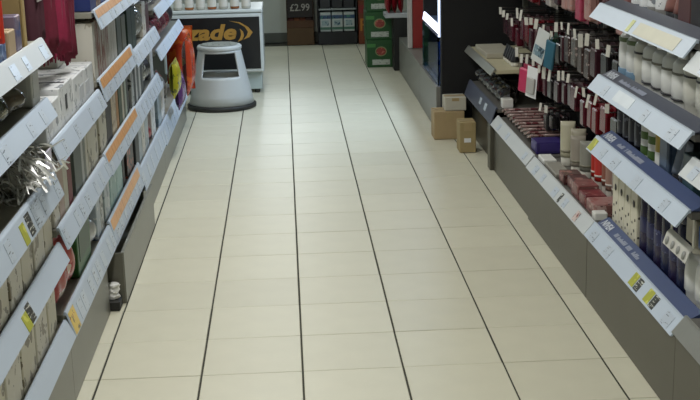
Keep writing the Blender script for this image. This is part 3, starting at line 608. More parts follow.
row(1, ph, z1[1], RY2-.03, [('bottle', 'black bottle', 'bottle', .075, .05, .16, blkb, blkb, {'labm': pmat('#2a2c34', ['#6a6e78'], 40, .36, .3), 'flat': .8}) for i in range(4)] +
    [('bottle', 'cream bottle with green bands', 'bottle', .085, .06, .155, wb, grn, {'labs': [(.1, .3, mat('#3f5a2a', .4)), (.45, .62, mat('#4d6a30', .4))], 'shape': 'can'}) for i in range(2)] +
    [('bottle', 'yellow cream bottle', 'bottle', .08, .06, .15, mat('#b9a24a', .35), wb, {'labs': [(.1, .4, wb)], 'shape': 'can'}),
     ('box', 'dark blue carton', 'carton', .10, .12, .13, mat('#35455c', .4), mat('#4a5c74', .4), {'flap': False}), ('bottle', 'grey blue tube', 'tube', .07, .05, .14, mat('#6a7484', .3), capd, {'shape': 'tube', 'capfrac': .2}), ('bottle', 'grey blue tube', 'tube', .07, .05, .14, mat('#6a7484', .3), capd, {'shape': 'tube', 'capfrac': .2}), ('box', 'deep teal carton', 'carton', .10, .12, .12, mat('#25424c', .4), None, {'flap': False})], xR, -1, None, 'far')
ph = 'third shelf, navy-stripped right bay'
row(1, ph, z1[2], RY2-.012, [('bottle', 'white tube with green band', 'bottle', .10, .06, .19, wb, blu, {'shape': 'stand', 'capfrac': .12, 'flat': .75, 'labs': [(.70, .78, grn), (.03, .2, blu)]}) for i in range(2)] +
    [('bottle', 'cream lotion bottle', 'bottle', .09, .06, .185, wb2, cap_w, {'shape': 'stand', 'capfrac': .14, 'flat': .75, 'labs': [(.62, .66, capd)]}) for i in range(1)] +
    [('bottle', 'white rounded lotion bottle', 'bottle', .11, .06, .18, wb, wb, {'shape': 'stand', 'capfrac': .14, 'flat': .7, 'labs': [(.60, .64, mat('#77756a', .4)), (.16, .19, capd)]}) for i in range(4)] + [('bottle', 'broad cream bottle', 'bottle', .12, .06, .19, wb2, wb2, {'shape': 'stand', 'capfrac': .14, 'flat': .7, 'labs': [(.62, .65, capd)]}) for i in range(2)], xR, -1, None, 'far')
ph = 'top shelf, navy-stripped right bay'
row(1, ph, z1[3], RY2-.03, [('box', 'dusky pink carton', 'carton', .12, .1, .16, pmat('#8a5c58', ['#b48880', '#5c3636'], 16, .42), None), ('bottle', 'grey blue jar', 'jar', .1, .07, .12, mat('#7c8696', .35), capd, {'shape': 'can', 'labm': WPRINT}), ('bottle', 'grey blue jar', 'jar', .1, .07, .12, mat('#7c8696', .35), capd, {'shape': 'can', 'labm': WPRINT}), ('bottle', 'pale grey bottle', 'bottle', .09, .06, .17, mat('#9b9a98', .35), wb, {'labm': WPRINT}), ('bottle', 'pale grey bottle', 'bottle', .09, .06, .17, mat('#9b9a98', .35), wb, {'labm': WPRINT}), ('bottle', 'brown pink tube', 'tube', .09, .06, .17, mat('#7c544e', .35), capd, {'shape': 'tube', 'capfrac': .2}), ('bottle', 'brown pink tube', 'tube', .09, .06, .17, mat('#7c544e', .35), capd, {'shape': 'tube', 'capfrac': .2}),
    ('box', 'maroon carton', 'carton', .12, .1, .17, mat('#4c2a2a', .4), None), ('box', 'black carton', 'carton', .12, .1, .17, mat('#1e1c1e', .4), None)], xR, -1, None, 'far')
# nearest right bay
row(1, 'bottom shelf, nearest right bay', z0[0], RY1-.03, [('bag', 'teal clear pack', 'soft pack', .13, .08, .09, pmat('#4d7c84', ['#7aa0a4', '#2c545c'], 24, .42, .2), None), ('bag', 'teal clear pack', 'soft pack', .13, .08, .08, pmat('#4d7c84', ['#7aa0a4', '#2c545c'], 24, .42, .2), None), ('bag', 'teal clear pack', 'soft pack', .14, .08, .09, pmat('#4d7c84', ['#7aa0a4', '#2c545c'], 24, .42, .2), None)]*4, 1.15, -1, None, 'far')
row(1, 'behind teal packs, nearest right bay', z0[0], RY1-.03, [('bottle', 'white pump bottle', 'bottle', .10, .06, .20, wb, cap_w, {'shape': 'stand', 'capfrac': .12, 'flat': .8}) for i in range(9)], 1.25, -1, None, 'far')
t = thing('label_strip', 'white plastic strip of round labels hung before white bottles at right edge', 'label strip', (1.145, 3.525, .50))
MB().prism([(-.012, -.035), (.0, .0), (.012, .012), (.013, .009), (.002, -.002), (-.010, -.036)], -.11, .11).build('strip', mat('#c4c3bc', .35), t)
for k in range(4): MB().tube([(-.0075, -.08+.053*k, -.018), (-.0090, -.08+.053*k, -.0175)], .013, 10).build('round_label', mat('#8e908c', .5), t)
for yy in (-.10, .10): MB().box(.011, .015, yy-.005, yy+.005, .008, z1[1]-.50-.0235, .001).build('hanger', cap_w, t)
row(1, 'middle shelf, nearest right bay', z0[1], RY1-.03, [('bottle', 'dark blue black bottle', 'bottle', .085, .05, .19, mat('#1c2236', .25), blkb, {'labm': pmat('#2a3350', ['#6a7490'], 40, .36, .3)}) for i in range(11)], 1.16, -1, None, 'far')
row(1, 'top shelf, nearest right bay', z0[2], RY1-.03, [('bottle', 'pale grey tube', 'tube', .09, .05, .15, mat('#8f8f8c', .3), capd, {'shape': 'tube', 'capfrac': .2}) for i in range(10)], 1.16, -1, None, 'far')

# ---- peg hooks and carded packs
HOOK = mat('#8c8c8a', .25, metal=.9); TAGW = pmat('#c2c0b8', ['#8a887f'], 70, .30, .35, 'lines')
XTIP = 1.22
tagme = MB().box(-.0016, 0, -.0095, .0095, -.052, 0, .0004).mesh('price_tag'); tagme.materials.append(TAGW)
def hook(tb, y, z):
    off = Vector((0, -tb.location.y, 0))
    xb = BXR-.12
    h = MB().tube([(xb-.001, y, z), (XTIP+.012, y, z), (XTIP+.002, y, z+.008)], .0028, 6).tube([(xb-.001, y, z+.03), (XTIP+.004, y, z+.03), (XTIP, y, z+.028)], .0022, 6).box(xb-.006, xb-.001, y-.015, y+.015, z-.012, z+.042, .001).build('peg_hook', HOOK, tb, off)
    tg = put('price_tag', tagme, None, h, (XTIP-.003, y, z+.034), (random.uniform(-.12, .12), random.uniform(-.12, .2), random.uniform(.35, 1.0))); tg.scale = (1, random.uniform(.75, 1.15), random.uniform(.65, 1.1))
colours = dict(maroon=('#38101a', '#4c1622'), red=('#6a1420', '#5c1018'), plum=('#2a1018', '#361a22'), black=('#161416', '#201e20'), pink=('#8c2c44', '#9c3c54'), dusky=('#8c6460', '#a07a74'), grey=('#4a4442', '#5a5652'), white=('#a8a29e', '#98908c'), teal=('#1f4a5c', '#2c6478'), brown=('#302422', '#3c2e2c'), green=('#22382e', '#2c4a3c'))
rows_ = {'top': 'row out of frame', 'upper': 'upper peg row', 'middle': 'middle peg row', 'lower': 'lowest peg row'}
HK = {  # bay -> row -> (z, [(y, colour, width, height, nd)])
 'near': (t2, {'top': (1.18, [(4.62, 'dusky', .12, .20, 2), (4.80, 'maroon', .1, .17, 2), (5.12, 'dusky', .11, .22, 3), (5.28, 'pink', .10, .22, 3), (5.44, 'dusky', .11, .21, 3), (5.56, 'dusky', .09, .21, 3)]),
      'upper': (.90, [(4.66, 'black', .1, .14, 2), (4.84, 'black', .10, .13, 2), (5.00, 'plum', .10, .15, 3), (5.12, 'brown', .1, .16, 3), (5.23, 'brown', .09, .16, 3), (5.34, 'grey', .09, .16, 3), (5.48, 'brown', .10, .15, 2), (5.59, 'plum', .05, .15, 2)]),
      'middle': (.68, [(4.66, 'black', .1, .12, 2), (4.82, 'red', .10, .13, 3), (4.95, 'red', .08, .13, 3), (5.05, 'red', .08, .14, 3), (5.16, 'maroon', .08, .14, 3), (5.32, 'maroon', .09, .13, 3), (5.43, 'plum', .08, .13, 2), (5.52, 'plum', .07, .12, 2)])}),
 'far': (t3, {'top': (1.16, [(5.70, 'plum', .1, .18, 2), (5.92, 'white', .12, .21, 2), (6.10, 'white', .12, .21, 2), (6.30, 'red', .12, .22, 3), (6.46, 'pink', .1, .2, 3), (6.56, 'maroon', .07, .2, 2)]),
      'upper': (.85, [(5.69, 'black', .09, .12, 2), (5.86, 'green', .09, .12, 2), (6.03, 'maroon', .10, .15, 3), (6.17, 'maroon', .09, .15, 3), (6.30, 'plum', .09, .14, 3), (6.42, 'red', .10, .14, 3), (6.55, 'maroon', .09, .14, 3)]),
      'middle': (.65, [(5.70, 'plum', .09, .12, 2), (5.84, 'black', .09, .12, 2), (5.95, 'plum', .08, .12, 2), (6.10, 'maroon', .09, .13, 3), (6.26, 'red', .09, .14, 3), (6.40, 'maroon', .09, .13, 3), (6.55, 'plum', .09, .13, 2)]),
      'lower': (.455, [(5.78, 'black', .08, .08, 2), (5.90, 'black', .08, .1, 2)])}),
 'third': (t4, {'top': (1.12, [(6.75, 'red', .1, .2, 3), (6.9, 'maroon', .1, .2, 3), (7.06, 'grey', .1, .18, 3), (7.25, 'grey', .1, .18, 3), (7.42, 'white', .1, .16, 3)]),
      'upper': (.80, [(6.70, 'maroon', .09, .12, 3), (6.83, 'maroon', .09, .12, 3), (6.95, 'plum', .09, .12, 2), (7.06, 'plum', .09, .12, 2)])})}
BAYNAME = {'near': 'above the pink packs', 'far': 'above fanned packets', 'third': 'above the dark rail'}
WORDS = {1: 'front', 2: 'second', 3: 'rear'}
for bn, (tb, rws) in HK.items():
    for rn, (z, lst) in rws.items():
        for i, (y, c, w, h_, nd) in enumerate(lst):
            zz = z + random.uniform(-.02, .02)
            ds = [abs(y-q[0]) for j, q in enumerate(lst) if j != i]; w = min(w*1.1, .93*min(ds))
            hook(tb, y, zz)
            ca, cb = colours[c]
            for k in range(nd):
                x = XTIP+.055+k*.052+random.uniform(-.004, .004)
                lb = '%s carded pack, %s of hook %s from near end, %s, %s' % (c, WORDS[k+1], ORD[i], {'top': 'highest pegs', 'upper': 'upper pegs', 'middle': 'middle pegs', 'lower': 'lowest pegs'}[rn], BAYNAME[bn])
                cm = pmat(ca, [cb], 24, .42, .4); pm = pmat(cb, [ca, '#9a8c88' if c in ('dusky', 'grey', 'white', 'brown') else cb], 30, .40, .25)
                hang_pack(lb, x, y, zz-.0033, w, h_, .034, cm, pm, 'carded packs on the peg hooks', 'blister')
# items that stand out at the front of the hooks
t = thing('carded_pack', 'white card with teal pouch hung tilted at the front of the upper pegs', 'carded pack', (XTIP-.012, 5.80, .858), 'standout packs on the pegs', (.35, 0, .55))
MB().box(-.001, .001, -.04, .04, -.16, .004, .0005).build('card', mat('#c2c6c6', .4), t)
MB().box(-.0028, -.0012, -.034, .034, -.13, -.08).build('print_panel', pmat('#6c8490', ['#31454f', '#a9b6ba'], 40, .42, .35), t)
t = thing('carded_pack', 'teal fabric pouch hanging beside the tilted white card', 'carded pack', (XTIP-.012, 5.642, .83), 'standout packs on the pegs', (.2, 0, .4))
MB().box(-.006, .006, -.036, .036, -.13, .0, .004).build('pouch', mat('#1f5468', .6, var=.2), t)
MB().tube([(0, 0, .0), (0, 0, .02)], .003).build('loop', mat('#1f5468', .6), t)
pk = thing('carded_pack', 'bright pink pack hanging at the front of the far middle pegs', 'carded pack', (XTIP-.01, 6.20, .64), 'standout packs on the pegs', (.12, 0, .5))
MB().box(-.012, .012, -.055, .055, -.145, -.02, .008).build('pouch', mat('#b02c54', .4, var=.15), pk); MB().box(-.004, .004, -.03, .03, -.02, .004, .001).build('header_card', mat('#8c1f40', .4), pk)
wt = thing('carded_pack', 'white printed card hanging beside the bright pink pack', 'carded pack', (XTIP-.01, 6.07, .645), 'standout packs on the pegs', (.12, 0, .5))
MB().box(-.001, .001, -.04, .04, -.15, .004, .0005).build('card', WPRINT, wt); MB().box(-.012, -.0012, -.03, .03, -.13, -.05, .003).build('blister', mat('#a9a8a4', .2), wt)

# ---- deck of the two peg bays
zt = z3[0]
PK = pmat('#9c8480', ['#6c3c40', '#c2b4ae', '#4c2a2c'], 22, .42, .25)
y = RY4-.06; i = 0
while y > 5.86:
    t = thing('flat_packet', 'flat pinkish packet, %s from the far end of the fanned row' % ORD[i], 'packet', (1.30, y, zt+.045), 'fanned flat packets on the right deck', (math.radians(-16), 0, 0))
    MB().box(-.15, .13, -.05, .05, -.006, .006, .004).build('packet', PK, t)
    MB().box(-.150, -.135, -.045, .045, .0064, .0074).build('white_edge', mat('#b8b2ac', .4), t)
    y -= .078; i += 1
carton('purple_box', 'purple flat box lying on the right deck nearest the fanned packets', 'carton', 1, 1.150, 5.73, zt, .13, .17, .055, mat('#2c2260', .4, var=.08), mat('#3a2e74', .4), None, flap=False)
zt = z2[0]
carton('carton', 'white flat open tray on the right deck next to the purple box', 'carton', 1, 1.145, 5.535, zt, .13, .06, .022, WHITE, None, None, flap=False)
carton('carton', 'grey flat tray on the right deck in front of cream tubes', 'carton', 1, 1.145, 5.33, zt, .24, .07, .018, mat('#8c8980', .5), None, None, flap=False)
for i, (yy, xx, hh, cc) in enumerate([(5.545, 1.27, .18, '#a9a48c'), (5.46, 1.25, .20, '#b4b09a'), (5.38, 1.28, .18, '#a49e8c'), (5.30, 1.26, .165, '#938c80'), (5.21, 1.28, .16, '#8a8a80')]):
    bottle('tube', ['olive cream', 'tall pale cream', 'cream', 'beige grey', 'grey'][i]+' cosmetic tube standing on the right deck behind the flat trays', 'tube', xx, yy, zt, .034, hh, mat(cc, .35), cap_w, mat('#7c7866', .4), 'cream tubes on the right deck', shape='tube', capfrac=.2, rot=1.35)
for i, (yy, xx, cc) in enumerate([(5.02, 1.275, '#a8281e'), (4.94, 1.27, '#b4302a'), (4.86, 1.28, '#8c5a4c'), (4.78, 1.275, '#a08074'), (4.70, 1.28, '#9c948c')]):
    bottle('lip_tube', ['bright red lip tube standing farthest', 'scarlet lip tube standing second', 'brownish lip tube standing third', 'beige lip tube standing fourth', 'greyish lip tube standing nearest'][i]+' in the short row on the right deck', 'lip tube', xx, yy, zt, .026, .18, mat(cc, .35), mat('#b9b2aa', .3), mat('#c8c4bc', .4), 'lip tubes on the right deck', shape='tube', capfrac=.28, rot=1.35)
PB = pmat('#7c4a4a', ['#a87872', '#4c2426', '#c2a8a0'], 14, .42, .3)
k = 0
for (yy, xx, ww, dd, hh, ds) in [(5.13, 1.15, .10, .08, .045, 'dark brownish pink pack'), (5.01, 1.16, .10, .075, .05, 'maroon pack'), (4.88, 1.15, .12, .085, .06, 'dusky pink pack'), (4.75, 1.15, .11, .085, .05, 'mottled red pack'), (4.62, 1.15, .12, .14, .05, 'pale pink pack'), ]:
    carton('cosmetic_pack', ds+' lying on the right deck in front of the lip tubes', 'cosmetic pack', 1, xx, yy, zt, ww, dd, hh, pmat(['#4c2c2c', '#4a2024', '#7c4c4a', '#6c3438', '#9a7470'][k], ['#8c5c58', '#3c1c1e', '#a88c86'], 24, .40, .3), pmat('#7c5450', ['#a88c86', '#4c2426'], 30, .42), 'pink packs on the right deck', flap=False); k += 1
carton('cosmetic_pack', 'small white tester pack at the front edge of the right deck', 'cosmetic pack', 1, 1.142, 4.535, zt, .05, .05, .03, WHITE, None, None, flap=False)
# third bay: low shelf of clear bags, upper shelf of small goods
row(1, 'above the dark rail, far right bay', z4[0], RY5-.03, [('bag', 'dark clear bag', 'bag', .15, .12, .11, pmat('#2c2a2a', ['#6a6866', '#151414'], 22, .4, .15), None) for i in range(6)], 1.15, -1, 'dark clear bags on the far right shelf', 'far')
carton('carton', 'small white carton at the near end of the dark-railed far right shelf', 'carton', 1, 1.16, 6.675, z4[0], .06, .06, .05, WHITE, None, None, flap=False)
row(1, 'metal-fronted shelf, far right bay', z4[1], RY4+.10, [('bottle', 'small dark tube', 'tube', .06, .04, .09, mat('#26262a', .3), cap_w, {'shape': 'tube', 'capfrac': .25}) for i in range(5)], 1.22, 1, 'small dark tubes on the far right shelf', 'near')
carton('carton', 'cream leaflet tray lying on the metal-fronted far right shelf', 'carton', 1, 1.14, 7.28, z4[1], .42, .16, .03, mat('#a9a494', .5), None, None, flap=False)

# ------------------------------------------------------------------ floor objects
# cardboard boxes by the far right bay
def card_box(label, x0, x1, y0, y1, z, h_, m, openflap=False, sticker=None):
    t = thing('cardboard_box', label, 'box', ((x0+x1)/2, (y0+y1)/2, z+G), 'boxes on the floor by the right shelving')
    w, d = (x1-x0)/2, (y1-y0)/2
    MB().box(-w, w, -d, d, 0, h_, .003).build('body', m, t)
    MB().box(-w+.002, w-.002, -.022, .022, h_+.0003, h_+.0013).build('tape', mat('#a08c66', .3), t)
    MB().box(-.022, .022, -d-.0013, -d-.0003, h_*.72, h_-.004).build('tape', mat('#a08c66', .3), t)
    if openflap:
        MB().add([(-w, -d, h_+.001), (w, -d, h_+.001), (w, -d+.012, h_+.022), (-w, -d+.012, h_+.022), (-w, -d+.003, h_+.001), (w, -d+.003, h_+.001), (w, -d+.015, h_+.022), (-w, -d+.015, h_+.022)], [(0, 1, 2, 3), (4, 7, 6, 5), (3, 2, 6, 7), (0, 3, 7, 4), (1, 5, 6, 2)]).build('top_flap', m, t)
    if sticker:
        MB().box(-.022, .018, -d-.0012, -d-.0002, h_*.34, h_*.48).build('sticker', sticker, t)
CB = mat('#a18c68', .75, var=.07, scale=30); CB2 = mat('#98875f', .75, var=.07, scale=30)
card_box('brown cardboard box standing farthest left, under the white box', .888, 1.075, 7.50, 7.66, 0, .172, CB)
card_box('brown cardboard box with a small white sticker, nearest the shelving', .99, 1.085, 7.10, 7.235, 0, .18, CB2, sticker=WPRINT)
card_box('pale white box lying on top of the brown cardboard box', .957, 1.088, 7.515, 7.65, .1745, .082, mat('#b4b0a2', .6, var=.06))
# step stool
def stool():
    t = thing('step_stool', 'round grey plastic step stool with an opening, standing by the drinks chest', 'step stool', (-.475, 8.915, 0), None, (0, 0, math.radians(3)))
    SG = mat('#b4b9b8', .42, var=.05); n = 64
    MB().lathe([(.232, .001), (.246, .004), (.247, .026), (.238, .034), (.20, .034)], 48).build('rubber_base', mat('#20211f', .6), t)
    zs = [.036, .10, .16, .215, .235, .30, .36, .400, .415]
    rad = lambda z: .232-(z-.036)*(.232-.152)/(.415-.036)
    V = []; F = []
    def win(k, z0):
        a = (k+.5)/n*360
        inw = lambda c, hw: abs((a-c+180) % 360-180) < hw
        return .23 < z0 < .395 and (inw(270, 46) or inw(90, 46))
    for z in zs:
        for k in range(n):
            a = 2*math.pi*k/n; V.append((rad(z)*math.cos(a), rad(z)*math.sin(a), z))
    for i in range(len(zs)-1):
        for k in range(n):
            if win(k, zs[i]): continue
            F.append((i*n+k, i*n+(k+1) % n, (i+1)*n+(k+1) % n, (i+1)*n+k))
    b = MB().add(V, F, True).build('body', SG, t)
    sm = b.modifiers.new('wall', 'SOLIDIFY'); sm.thickness = .012; sm.offset = -1
    MB().lathe([(.188, .205), (.192, .214), (.188, .222), (.11, .224)], 48).build('lower_step', mat('#8f938e', .5), t)
    MB().lathe([(.152, .4155), (.158, .420), (.159, .436), (.152, .446), (.10, .450)], 48).build('top_step', SG, t)
    MB().lathe([(.132, .4495), (.132, .4530), (.118, .4545)], 40).build('tread_mat', mat('#84877f', .8), t)
    for k in range(5):
        x = -.08+.04*k; MB().box(x-.006, x+.006, -.075, .075, .4549, .4575, .001).build('tread_rib', mat('#84877f', .8), t)
stool()
# drinks chest
def chest():
    x0, x1, y0, y1 = -.92, -.172, 9.42, 10.0
    t = thing('drinks_chest', 'white drinks chest with black front panel and gold lettering behind the stool', 'drinks chest', ((x0+x1)/2, (y0+y1)/2, 0))
    o = Vector((-(x0+x1)/2, -(y0+y1)/2, 0))
    W = mat('#c3c9c6', .35, var=.04)
    MB().box(x0, x1, y0, y1, .165, .615, .012).build('cabinet', W, t, o)
    MB().box(x0-.0, x1+.004, y0-.006, y1, .6165, .640, .005).build('top_rim', W, t, o)
    MB().box(x0+.03, x1-.022, y0-.005, y0-.0005, .195, .585, .002).build('front_panel', mat('#131416', .3), t, o)
    MB().box(x0+.03, x1-.02, y0+.05, y1-.04, .03, .164, .004).build('base', mat('#a9b6b4', .4), t, o)
    for xx in (x0+.08, x1-.06):
        for yy in (y0+.09, y1-.09): MB().lathe([(.018, .001), (.022, .004), (.022, .028)], 12, xx, yy).build('foot', mat('#2c2c2c', .5), t, o)
    GOLD = mat('#a27a34', .4)
    me = text_mesh('Lucozade', .155, .22, .001, .006)
    xs = [v.co.x for v in me.vertices]; w = max(xs)-min(xs); s = .76/w
    for v in me.vertices: v.co.x = (v.co.x-max(xs))*s
    put('lettering', me, GOLD, t, o+Vector((-.368, y0-.0068, .424)), (math.radians(90), 0, 0))
    def crescent(cx, cz, pts, nm):
        n_ = len(pts); MB().prism([(cx+a, cz+b) for a, b in pts], y0-.0085, y0-.0055).build(nm, GOLD, t, o)
    crescent(-.318, .474, [(-.10, .085), (-.02, .072), (.04, .035), (.072, -.005), (.045, -.04), (.0, -.058), (.028, -.025), (.036, .0), (.016, .035), (-.03, .065)], 'arrow_emblem')
    crescent(-.342, .45, [(.0, .05), (.024, .025), (.030, -.005), (.015, -.035), (-.02, -.05), (.0, -.02), (.008, .005), (.006, .03)], 'arrow_emblem')
    return t
chest()
for i in range(7):
    c = ['#b8b4a4', '#a4693a', '#c2beb0', '#9c5a30', '#b4b0a2', '#8c5630', '#bdb9aa'][i]
    bottle('drink_bottle', ['white', 'orange', 'pale', 'amber', 'cream', 'brown', 'ivory'][i]+' drink bottle, %s from the left on the white chest' % ORD[i], 'bottle', -.80+.085*i, 9.50, .6405, .034, .23, mat(c, .25), mat('#c2501e', .3), mat('#d0ccc0', .4), 'drink bottles on the chest', lab=(.0+.08, .5))
# far end: price display, six-pack stand, orange carton, green crates
t = thing('display_bin', 'brown cardboard display bin with a chalk-white price sign, by the back counter', 'display bin', (.145, 12.30, 0))
BR = mat('#503a20', .7, var=.1)
MB().box(-.132, .132, -.10, .13, .002, .17, .004).build('base_carton', BR, t)
MB().box(-.132, .132, -.10, -.092, .1705, .24, .002).build('front_lip', mat('#4c3018', .7), t)
MB().box(-.132, -.124, -.0915, .13, .1705, .62, .002).box(.124, .132, -.0915, .13, .1705, .62, .002).build('side_panel', mat('#3a2a1c', .7), t)
MB().box(-.1235, .1235, .122, .13, .1705, .62, .002).build('rear_panel', mat('#2c2018', .7), t)
MB().box(-.123, .123, -.090, -.082, .27, .48, .002).build('price_sign', mat('#1c1410', .6), t)
me = text_mesh('£2.99', .095, 0, .001, .001); xs = [v.co.x for v in me.vertices]
for v in me.vertices: v.co.x = (v.co.x-(max(xs)+min(xs))/2)*.19/(max(xs)-min(xs))
put('price_lettering', me, mat('#96928a', .6), t, (0, -.0915, .335), (math.radians(90), 0, 0))
for k in range(4): carton('snack_box', ['dark red', 'orange brown', 'rusty orange', 'dark brown'][k]+' snack box inside the brown display bin', 'snack box', 1, .145-.118+.0585*k, 12.33, .173, .12, .054, .075, mat(['#6a2a1c', '#8c4c1c', '#7c3c18', '#4a2a18'][k], .5), None, 'snack boxes in the display bin', flap=False)
t = thing('display_stand', 'black floor stand holding white and green drink packs at the back', 'display stand', (.505, 12.28, 0))
BLKM = mat('#15161a', .5)
MB().box(-.19, .19, -.12, .14, .002, .125, .004).build('base', BLKM, t)
for sx in (-1, 1): MB().prism([(sx*.19, .126), (sx*.181, .126), (sx*.181, .75), (sx*.19, .75)], -.12, .14).build('side_panel', BLKM, t)
MB().box(-.18, .18, .13, .14, .126, .75).build('rear_panel', BLKM, t)
MB().box(-.18, .18, -.118, .129, .335, .352, .002).build('shelf', mat('#8c9494', .5), t)
for k in range(3):
    x = .505-.115+.115*k
    q = thing('drink_pack', 'white drink multipack with green and blue bands, %s on the black stand' % ['left', 'middle', 'right'][k], 'drink pack', (x, 12.28, .1265), 'drink packs on the black stand')
    MB().box(-.053, .053, -.10, .10, 0, .19, .006).build('pack', mat('#b2bab8', .4, var=.08), q)
    MB().box(-.0535, .0535, -.1012, -.1002, .02, .045).build('green_band', mat('#3f6a58', .4), q)
    MB().box(-.0535, .0535, -.1012, -.1002, .125, .160).build('blue_band', pmat('#2c4a6c', ['#3f7a68', '#1c2c48'], 26, .42, .4), q)
    MB().box(-.035, .03, -.1012, -.1002, .06, .11).build('emblem', pmat('#8fa4a8', ['#3c5a6c'], 40, .42, .4), q)
    q = thing('drink_pack', 'dark drink pack on the upper tier of the black stand, %s' % ['left', 'middle', 'right'][k], 'drink pack', (x, 12.28, .353), 'drink packs on the black stand')
    MB().box(-.053, .053, -.10, .10, 0, .17, .006).build('pack', mat('#26282c', .4), q); MB().box(-.04, .04, -.1012, -.1002, .09, .14).build('emblem', mat('#8a9090', .4), q)
t = thing('drinks_carton', 'orange brown carton with a yellow letter, between the stand and green cartons', 'carton', (.785, 12.24, .0))
MB().box(-.075, .075, -.1, .1, .002, .42, .004).build('body', mat('#6e3416', .6), t)
MB().box(-.06, -.04, -.1025, -.1005, .13, .25).box(-.0395, .03, -.1025, -.1005, .23, .25).box(-.0395, .015, -.1025, -.1005, .18, .2).build('yellow_letter', mat('#b8762a', .5), t)
MB().box(-.074, .074, -.1022, -.1005, .30, .38).build('red_panel', mat('#7a1f1a', .5), t)
GRN = mat('#1b4c21', .45, var=.08)
for k in range(4):
    t = thing('beer_carton', ['bottom', 'second', 'third', 'top'][k]+' green beer carton with red emblem in the stack of four', 'beer carton', (.80+(.004, -.003, .002, 0)[k], 10.72, .001+k*.2365), 'stacked green beer cartons')
    MB().box(-.118, .118, -.13, .17, 0, .235, .004).build('body', GRN, t)
    MB().box(-.075, .075, -.1318, -.1303, .022, .066).build('white_label', pmat('#b4bab0', ['#5c6c60'], 50, .40, .4, 'lines'), t)
    n_ = 20; ev = lambda a, b, dz: [(a*math.cos(2*math.pi*j/n_)+.0, b*math.sin(2*math.pi*j/n_)+dz) for j in range(n_)]
    MB().prism(ev(.050, .042, .135), -.1316, -.1303).build('emblem_ring', mat('#7c8c5c', .5), t)
    MB().prism(ev(.042, .034, .135), -.1328, -.1317).build('emblem', pmat('#8c3a30', ['#b46a58', '#5c1c18'], 40, .42, .5), t)
    MB().box(-.118, -.045, -.1312, -.1303, .17, .20).build('light_flash', mat('#3f7a3a', .5), t)
# dark bin with white tray of red packs, beside the crates
t = thing('promo_table', 'small black promotional table with white edge beside the green cartons', 'table', (.895, 10.46, 0))
MB().box(.0, .115, -.10, .10, .002, .44, .003).build('cabinet', mat('#111412', .6), t)
MB().box(-.07, .145, -.11, .11, .441, .478, .004).build('table_top', mat('#b4b8bc', .4), t)
for k in range(3): pouch('red_pack', ['left', 'middle', 'right'][k]+' red packet standing on the small black table', 'packet', 1, .835+.0525*k, 10.46, .4785, .15, .047, .17, pmat('#8c1a24', ['#a82a34', '#5c0e18'], 14, .42, .3), 'red packets on the small table')
# tall upright and red panel at the far end of the drinks fridge
t = thing('promo_column', 'white framed column with a red panel beyond the fridge', 'column', (.99, 9.62, 0))
MB().box(-.052, -.016, -.02, .02, .286, 1.6, .003).build('white_post', mat('#b8b4b0', .4), t)
MB().box(-.0155, .075, -.012, .012, .286, 1.6, .003).build('red_panel', mat('#8c2420', .5, var=.15), t)
MB().box(-.055, .40, -.88, .70, .002, .285, .003).build('plinth', mat('#7c7c76', .4, metal=.2), t)
# drinks fridge
def fridge():
    x0, x1, y0, y1 = .945, 1.68, 7.70, 8.72
    t = thing('drinks_fridge', 'open black drinks fridge with blue lit interior and grey plinth', 'fridge', ((x0+x1)/2, (y0+y1)/2, 0))
    o = Vector((-(x0+x1)/2, -(y0+y1)/2, 0)); K = mat('#08080a', .8, var=.1)
    MB().box(x0-.012, x0+.02, y0+.062, y1, .002, .285, .003).build('plinth', mat('#7c7c76', .4, metal=.2), t, o)
    MB().box(x0+.015, x1, y0, y0+.06, .002, 1.95, .004).build('end_panel', K, t, o)
    MB().box(x0+.015, x1, y1-.05, y1, .29, 1.95, .004).build('end_panel', K, t, o)
    MB().box(x1-.03, x1, y0+.061, y1-.051, .29, 1.95).build('rear_panel', mat('#16264c', .5), t, o)
    MB().box(x0+.02, x1-.031, y0+.061, y1-.051, .29, .31).build('deck', mat('#22365c', .4), t, o)
    MB().box(x0+.02, x1-.031, y0+.061, y1-.051, 1.90, 1.95).build('canopy', K, t, o)
    for z in (.635, .92, 1.22):
        s = MB().box(x0+.023, x1-.031, y0+.062, y1-.052, z-.018, z, .002).build('shelf', mat('#4a5a70', .4), t, o)
        MB().prism([(x0+.004, z-.02), (x0+.022, z-.02), (x0+.022, z+.03), (x0+.014, z+.03)], y0+.064, y1-.06).build('lit_shelf_edge', mat('#dfe6ff', .3, emit=2.2), s)
    MB().box(x0+.001, x0+.0135, y0+.04, y0+.058, .60, 1.9).build('light_strip', mat('#cfe0ff', .3, emit=1.6), t, o)
    g = MB().box(x0+.002, x0+.008, y0+.08, y1-.06, .288, .60, .001).build('glass_front', None, t, o)
    gm = bpy.data.materials.new('glass'); gm.use_nodes = True; b = gm.node_tree.nodes['Principled BSDF']
    b.inputs['Base Color'].default_value = (.25, .42, .75, 1); b.inputs['Transmission Weight'].default_value = 1; b.inputs['Roughness'].default_value = .03; b.inputs['IOR'].default_value = 1.04
    g.data.materials.append(gm)
fridge()
fl_d = bpy.data.lights.new('lamp', 'AREA'); fl_d.shape = 'RECTANGLE'; fl_d.size = .10; fl_d.size_y = .85; fl_d.energy = 48; fl_d.color = (.62, .78, 1.0)
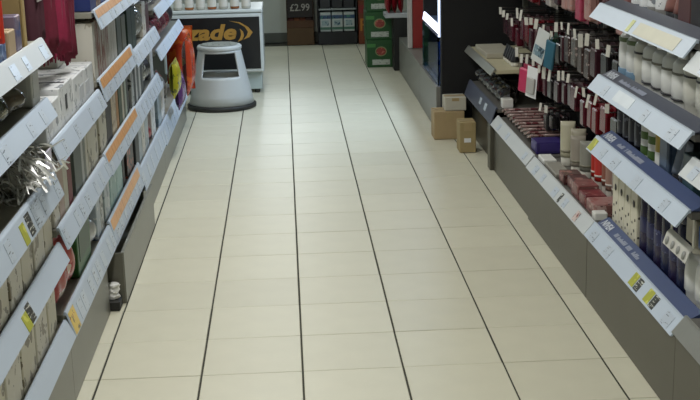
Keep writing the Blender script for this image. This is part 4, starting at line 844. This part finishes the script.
fl_o = bpy.data.objects.new('lamp', fl_d); fl_o.location = (1.03, 8.22, 1.88); fl_o.rotation_euler = (0, math.radians(48), 0); COL.objects.link(fl_o); fl_o.parent = bpy.data.objects['drinks_fridge']; fl_o.matrix_parent_inverse = Matrix.Translation(-bpy.data.objects['drinks_fridge'].location)
for lv, z in (('deck', .31), ('lit shelf', .635)):
    for k in range(5):
        c = (['#1f3f7c', '#27508c', '#183060', '#3a6a9c'] if lv == 'deck' else ['#6c8c2c', '#9cae3c', '#27508c', '#c2c6c8'])[k % 4]
        cn = (['blue', 'mid blue', 'navy', 'pale blue'] if lv == 'deck' else ['green', 'lime', 'blue', 'silver'])[k % 4]
        bottle('drink_can', '%s drink can, %s from the near end of the fridge %s' % (cn, ORD[k], lv), 'can', 1.075, 7.90+.16*k, z+.0005, .036, .17, mat(c, .25, metal=.2), mat('#8c949c', .3, metal=.8), pmat(c, ['#a8b4c4'], 30, .36, .3), 'drink cans in the fridge', shape='can', capfrac=.04, lab=(.2, .7))
# crumpled paper on the floor by the plinth
rr = random.Random(5)
t = thing('paper_cup', 'crumpled white paper cup on a dark foot block under the left shelving', 'paper cup', (-.692, 4.578, .041), None, (0, 0, .4))
V = []; F = []; n_ = 14; prof = [(.020, 0), (.025, .008), (.019, .02), (.026, .03), (.021, .040), (.026, .050)]
for r, z in prof:
    for k in range(n_):
        a = 2*math.pi*k/n_; q = r*(1+rr.uniform(-.18, .12)); V.append((q*math.cos(a), q*math.sin(a), z+(rr.uniform(-.005, .005) if z else 0)))
for i in range(len(prof)-1):
    for k in range(n_): F.append((i*n_+k, i*n_+(k+1) % n_, (i+1)*n_+(k+1) % n_, (i+1)*n_+k))
F.append(tuple(range(n_))[::-1]); F.append(tuple((len(prof)-1)*n_+k for k in range(n_)))
MB().add(V, F, False).build('cup', mat('#d8d8d4', .5), t)
MB().lathe([(.021, .051), (.0245, .053), (.0245, .056), (.021, .058)], 12).build('rim', mat('#e0e0dc', .5), t)
